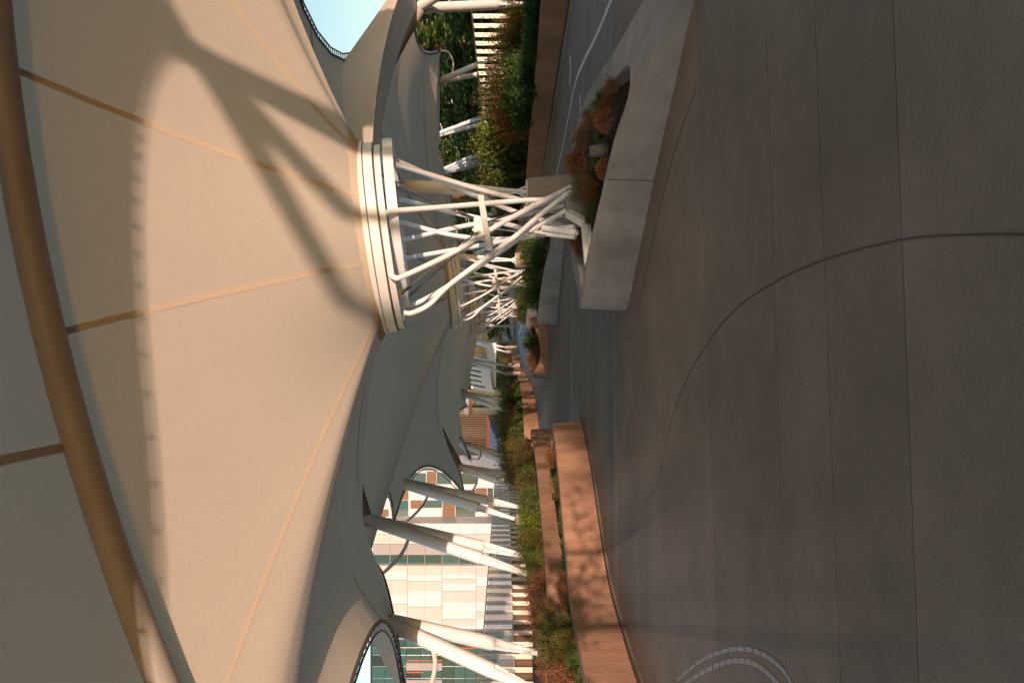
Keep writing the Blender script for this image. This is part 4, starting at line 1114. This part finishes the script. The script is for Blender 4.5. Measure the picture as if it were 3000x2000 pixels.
bb = empty('checkered_building', (P(1481, 1450, BY + 4).x, BY + 4, 0))
core = MB(); rect(core, 1100, 1530, 1378, 1532, BY + 4, 0, 12); core.build('wall', M['panel_white'], bb, bb.location, smooth=False)
def z4(x0, x1, y0, y1): return (1000 + x0 / 2.24, 1000 + x1 / 2.24, 1300 + y0 / 2.24, 1300 + y1 / 2.24)
for r in ((560, 622, 180, 265), (455, 530, 370, 420), (445, 530, 480, 518), (665, 745, 375, 518), (880, 955, 290, 350), (880, 945, 495, 518), (228, 310, 430, 518), (330, 440, 300, 365), (960, 1040, 400, 470)):
    facade_part('timber_panel', *z4(*r), BY + 4, .12, M['timber'], bb)
for r in ((626, 720, 188, 262), (535, 660, 370, 417), (534, 660, 480, 518), (750, 878, 380, 518), (760, 895, 190, 262), (960, 995, 290, 350), (330, 440, 370, 480), (800, 878, 300, 372), (1000, 1100, 290, 390), (460, 555, 190, 262), (950, 1100, 480, 518)):
    w = facade_part('window', *z4(*r), BY + 4, .06, M['glass2'] if r[0] < 640 else M['glass'], bb)
    a, b, c, d_ = z4(*r); facade_part('frame', a, b, (c + d_) / 2 - .8, (c + d_) / 2 + .8, BY + 4 - .07, .05, M['clamp'], bb)
for r in ((560, 748, 268, 296), (450, 660, 422, 477), (455, 745, 340, 366), (900, 998, 225, 285), (245, 320, 398, 427), (665, 745, 300, 336)):
    facade_part('panel', *z4(*r), BY + 4, .15, M['panel_white'], bb)
tag(bb, 'white building with scattered brown slatted panels and dark windows', 'building')

bc = empty('glass_building', (P(1481, 1950, BY + 3).x, BY + 3, 0))
core = MB(); rect(core, 1085, 1530, 1841, 2150, BY + 3, 0, 14); core.build('wall', M['glass3'], bc, bc.location, smooth=False)
gy = [1843, 1869, 1895, 1917, 1950, 1985, 2020, 2060, 2100, 2148]; gx = [1090, 1128, 1165, 1190, 1232, 1262, 1293, 1330, 1362, 1395, 1440, 1490]
for a, b in zip(gy, gy[1:]):
    for c, d_ in zip(gx, gx[1:]):
        facade_part('pane', c + .8, d_ - .8, a + .8, b - .8, BY + 3, .07, rb.choice([M['glass2'], M['glass'], M['glass2'], M['glass3']]), bc)
for a, c, d_ in ((1931, 1192, 1295), (1965, 1192, 1240), (1894, 1296, 1395), (1980, 1400, 1480)):
    facade_part('fin', c, d_, a, a + 3, BY + 3 - .1, .2, M['orange'], bc)
for a, b in ((1940, 1962), (1990, 2010)): facade_part('panel', 1190, 1295, a, b, BY + 3 - .08, .08, M['panel_grey'], bc)
tag(bc, 'dark teal glass building with orange fins at the far left', 'building')

# finned dark building in the middle distance, and lower roofs
bd = empty('finned_building', (P(1481, 1270, 110).x, 110, 0))
core = MB(); rect(core, 1200, 1530, 1215, 1378, 110, 0, 12); core.build('wall', M['glass3'], bd, bd.location, smooth=False)
for i in range(31):
    y = 1217 + i * 5.2; facade_part('fin', 1335, 1424, y, y + 1.5, 109.4, .5, M['timber'], bd)
facade_part('band', 1424, 1440, 1215, 1378, 109.9, .6, M['red'], bd); facade_part('band', 1440, 1446, 1215, 1378, 109.8, .5, M['timber'], bd)
for i in range(6): facade_part('window', 1346 + i * 13, 1356 + i * 13, 1230 + i * 20, 1246 + i * 20, 109.95, .06, M['glass2'], bd)
tag(bd, 'dark building with close vertical brown fins in the distance', 'building')
be = empty('distant_glass_block', (P(1481, 1180, 125).x, 125, 0))
core = MB(); rect(core, 1260, 1530, 1140, 1216, 125, 0, 10); core.build('wall', M['glass'], be, be.location, smooth=False)
facade_part('band', 1374, 1383, 1141, 1215, 125, .4, M['red'], be); facade_part('panel', 1360, 1373, 1160, 1215, 125, .3, M['panel_grey'], be)
for i in range(4): facade_part('window', 1384, 1420, 1146 + i * 17, 1158 + i * 17, 125, .1, M['glass3'], be)
tag(be, 'distant dark glass block with a red brown band', 'building')
bf = empty('distant_blue_glass_block', (P(1481, 1040, 170).x, 170, 0))
core = MB(); rect(core, 1330, 1530, 690, 1140, 170, 0, 10); core.build('wall', M['panel_grey'], bf, bf.location, smooth=False)
for r_ in range(5):
    for c in range(22):
        facade_part('window', 1334 + r_ * 28, 1358 + r_ * 28, 693 + c * 20.2, 710 + c * 20.2, 170, .15, M['glass2'] if (r_ + c) % 3 else M['glass3'], bf)
tag(bf, 'long low glass building closing the far end of the street', 'building')
# blue hoarding behind the left railing
bh = MB(); rect(bh, 1436, 1515, 1228, 1330, 100, .1, .4); o = bh.build('blue_hoarding', M['blue'], None, (P(1481, 1280, 100).x, 100, 0), smooth=False); tag(o, 'blue hoarding behind the left planting in the distance', 'hoarding')
# entrance with white stub columns
en = empty('entrance_canopy', (P(1481, 1090, 78).x, 78, 0))
for i in range(7):
    y = 1046 + i * 14.5; a = P(1372 + i * 1.5, y, 78); b = P(1432 + i, y + 12, 78)
    MB().tube([a, b], .17, 10).build('stub_column', M['steel'], en, en.location)
p = [P(1410, 1080, 77.6), P(1436, 1080, 77.6), P(1440, 1120, 77.6), P(1448, 1152, 77.6), P(1424, 1140, 77.6), P(1411, 1118, 77.6)]
MB().loft([p, [q + Vector((0, .5, 0)) for q in p]]).build('fascia', M['steel2'], en, en.location, smooth=False)
MB().box((P(1481, 1070, 78).x, 78.6, P(1440, 1070, 78).z), (4.4, .6, .9)).build('beam', M['steel2'], en, en.location, smooth=False)
tag(en, 'white entrance structure with a row of short tubes in the distance', 'entrance')

# right building behind the conifers
bg = empty('banded_building', (P(1481, 250, 105).x, 105, 0))
core = MB(); rect(core, 1165, 1530, -250, 600, 105, 0, 12); core.build('wall', M['dark_wall'], bg, bg.location, smooth=False)
for i in range(9):
    x = 1172 + i * 36
    facade_part('band', x, x + 10, -248, 598, 105, .25, M['panel_grey'] if i % 2 == 0 else M['timber'], bg)
for i in range(20):
    facade_part('mullion', 1170, 1500, -240 + i * 42, -237 + i * 42, 104.9, .15, M['panel_grey'], bg)
tag(bg, 'banded office building seen in gaps between the right conifers', 'building')

# ------------------------------------------------------------------ conifers
def conifer_mesh(seed, H=15.0, R=3.6, n=9000, z0=.10):
    rnd = random.Random(seed); crown = MB(); trunk = MB()
    trunk.tube([(0, 0, -.3), (rnd.uniform(-.1, .1), rnd.uniform(-.1, .1), H * .4), (rnd.uniform(-.2, .2), rnd.uniform(-.2, .2), H * .75), (0, 0, H * .97)], [.3, .22, .12, .03], 9)
    nb = 62; br = []
    for i in range(nb):
        z = H * (z0 + (.97 - z0) * (i / nb)); a = rnd.uniform(0, 6.283); L_ = R * (1 - (z / H) ** 1.5 * .9) * rnd.uniform(.65, 1.15)
        d = Vector((math.cos(a), math.sin(a), 0))
        p = [Vector((0, 0, z)), d * L_ * .5 + Vector((0, 0, z + .1 * L_)), d * L_ + Vector((0, 0, z - .16 * L_))]
        trunk.tube(p, [.06, .04, .012], 5); br.append((p, L_, d))
    for i in range(n):
        p, L_, d = br[rnd.randrange(nb)]
        t = rnd.random() ** .6
        c = p[0] * (1 - t) ** 2 + p[1] * 2 * t * (1 - t) + p[2] * t * t
        s_ = Vector((-d.y, d.x, 0)) * rnd.gauss(0, .28) * L_ * .7 * (1.1 - t * .5)
        c = c + s_ + Vector((0, 0, rnd.gauss(-.15, .22)))
        t_ = (d * rnd.uniform(.2, 1) + s_.normalized() * rnd.uniform(0, 1) + Vector((0, 0, rnd.uniform(-.9, .3)))).normalized()
        w = t_.cross(Vector((rnd.gauss(0, 1), rnd.gauss(0, 1), rnd.gauss(0, 1)))).normalized()
        ln = rnd.uniform(.22, .5); wd = ln * .3
        crown.add([c, c + t_ * ln * .45 + w * wd, c + t_ * ln, c + t_ * ln * .45 - w * wd], [(0, 1, 2, 3)])
    return trunk, crown
CON = []
for s, z0 in ((41, .10), (42, .10), (43, .10), (44, .56)):
    t_, c_ = conifer_mesh(s, z0=z0)
    ms = []
    for nm, mb, mt in (('trunk', t_, M['bark']), ('crown', c_, M['conifer'])):
        me = bpy.data.meshes.new(nm); me.from_pydata([tuple(p) for p in mb.v], [], mb.f); me.materials.append(mt); me.update(); ms.append(me)
    CON.append(ms)
HIGH = CON.pop()  # crown starts high so low sun passes beneath it
def conifer(label, X, Y, H, W, k, ms=None):
    root = empty('conifer_tree', (X, Y, .2)); root.rotation_euler = (0, 0, k * 1.7)
    for nm, me in zip(('trunk', 'crown'), ms or CON[k % 3]):
        o = bpy.data.objects.new(nm, me); COL.objects.link(o); o.parent = root; o.scale = (W / 3.6, W / 3.6, H / 15)
    tag(root, label, 'tree', 'conifers on the right')
spots = [(16.5, 33, 14, 3.4), (17.2, 39, 13, 3.6), (16.6, 45, 14, 3.8), (18, 51, 13, 3.8), (17.0, 58, 14, 4.0), (17.5, 66, 13, 4.2), (16.5, 75, 14, 4.4), (15.5, 86, 14, 4.5), (21, 42, 15, 4.2), (22, 54, 15, 4.5), (14.5, 98, 13, 4.6)]
spots = [(X, Y, 1.2 + .135 * Y, W) for X, Y, H, W in spots]
spots.sort(key=lambda s: s[1] / s[0])
for i, (X, Y, H, W) in enumerate(spots):
    conifer(['rightmost', 'second from right', 'third from right', 'fourth from right', 'fifth from right', 'sixth from right', 'seventh from right', 'eighth from right', 'ninth from right', 'tenth from right', 'last and leftmost'][i] + ' tall dark conifer behind the right railing', X, Y, H, W, i)
# tree behind the sky opening, leafy twigs at the top edge
conifer('tall conifer whose twigs show in the sky opening', 14.7, 28.5, 8.6, 2.5, 4)
conifer('unseen high crowned conifer right of the viewer, added to shade the near canopy', 12.4, 1.2, 10.2, 3.5, 3, HIGH)  # out of view, added to shade the right back of the near canopy
conifer('second unseen high crowned conifer, behind the viewer, added to shade the second funnel', 12.6, -6.2, 10.4, 3.3, 4, HIGH)  # out of view, added to keep the second funnel in shade
def sparse_tree(label, X, Y, seed):
    rnd = random.Random(seed); root = empty('dapple_tree', (X, Y, 0)); tr = MB(); cr = MB()
    tr.tube([(0, 0, -.1), (.05, 0, 1.2), (-.03, .05, 2.6), (0, 0, 3.6)], [.07, .055, .04, .015], 8)
    for i in range(16):
        a = rnd.uniform(0, 6.28); z = rnd.uniform(1.5, 3.3); L_ = rnd.uniform(.5, 1.2); e = Vector((math.cos(a) * L_, math.sin(a) * L_, z + rnd.uniform(.0, .5)))
        tr.tube([(0, 0, z), e * .5 + Vector((0, 0, z * .5 + .08)), e], [.022, .014, .005], 5)
        for k in range(24):
            t = rnd.uniform(.3, 1.1); p = lerp(Vector((0, 0, z)), e, t) + Vector((rnd.gauss(0, .14), rnd.gauss(0, .14), rnd.gauss(0, .14)))
            d_ = Vector((rnd.gauss(0, 1), rnd.gauss(0, 1), rnd.gauss(0, 1))).normalized(); w = d_.orthogonal().normalized() * .035
            cr.add([p, p + d_ * .06 + w, p + d_ * .13, p + d_ * .06 - w], [(0, 1, 2, 3)])
    tr.build('trunk', M['bark'], root); cr.build('crown', M['leaf_yellow'], root)
    tag(root, label, 'tree', 'unseen young trees added to dapple the left wall')
for i, (X, Y) in enumerate(((1.0, -3.4), (2.6, -4.6), (-.5, -5.4))):  # unseen trees added behind the camera to throw leaf shadows on the left wall
    sparse_tree(ORD[i] + ' unseen young tree with a thin open crown, added to dapple the left wall', X, Y, 60 + i)
# trees beyond the far end
for i, (X, Y) in enumerate(((4.5, 135), (9.5, 128), (-6, 140))):
    conifer(['distant conifer in the middle of the far street end', 'distant conifer right of the street end', 'distant conifer left of the street end'][i], X, Y, 10, 5, i)
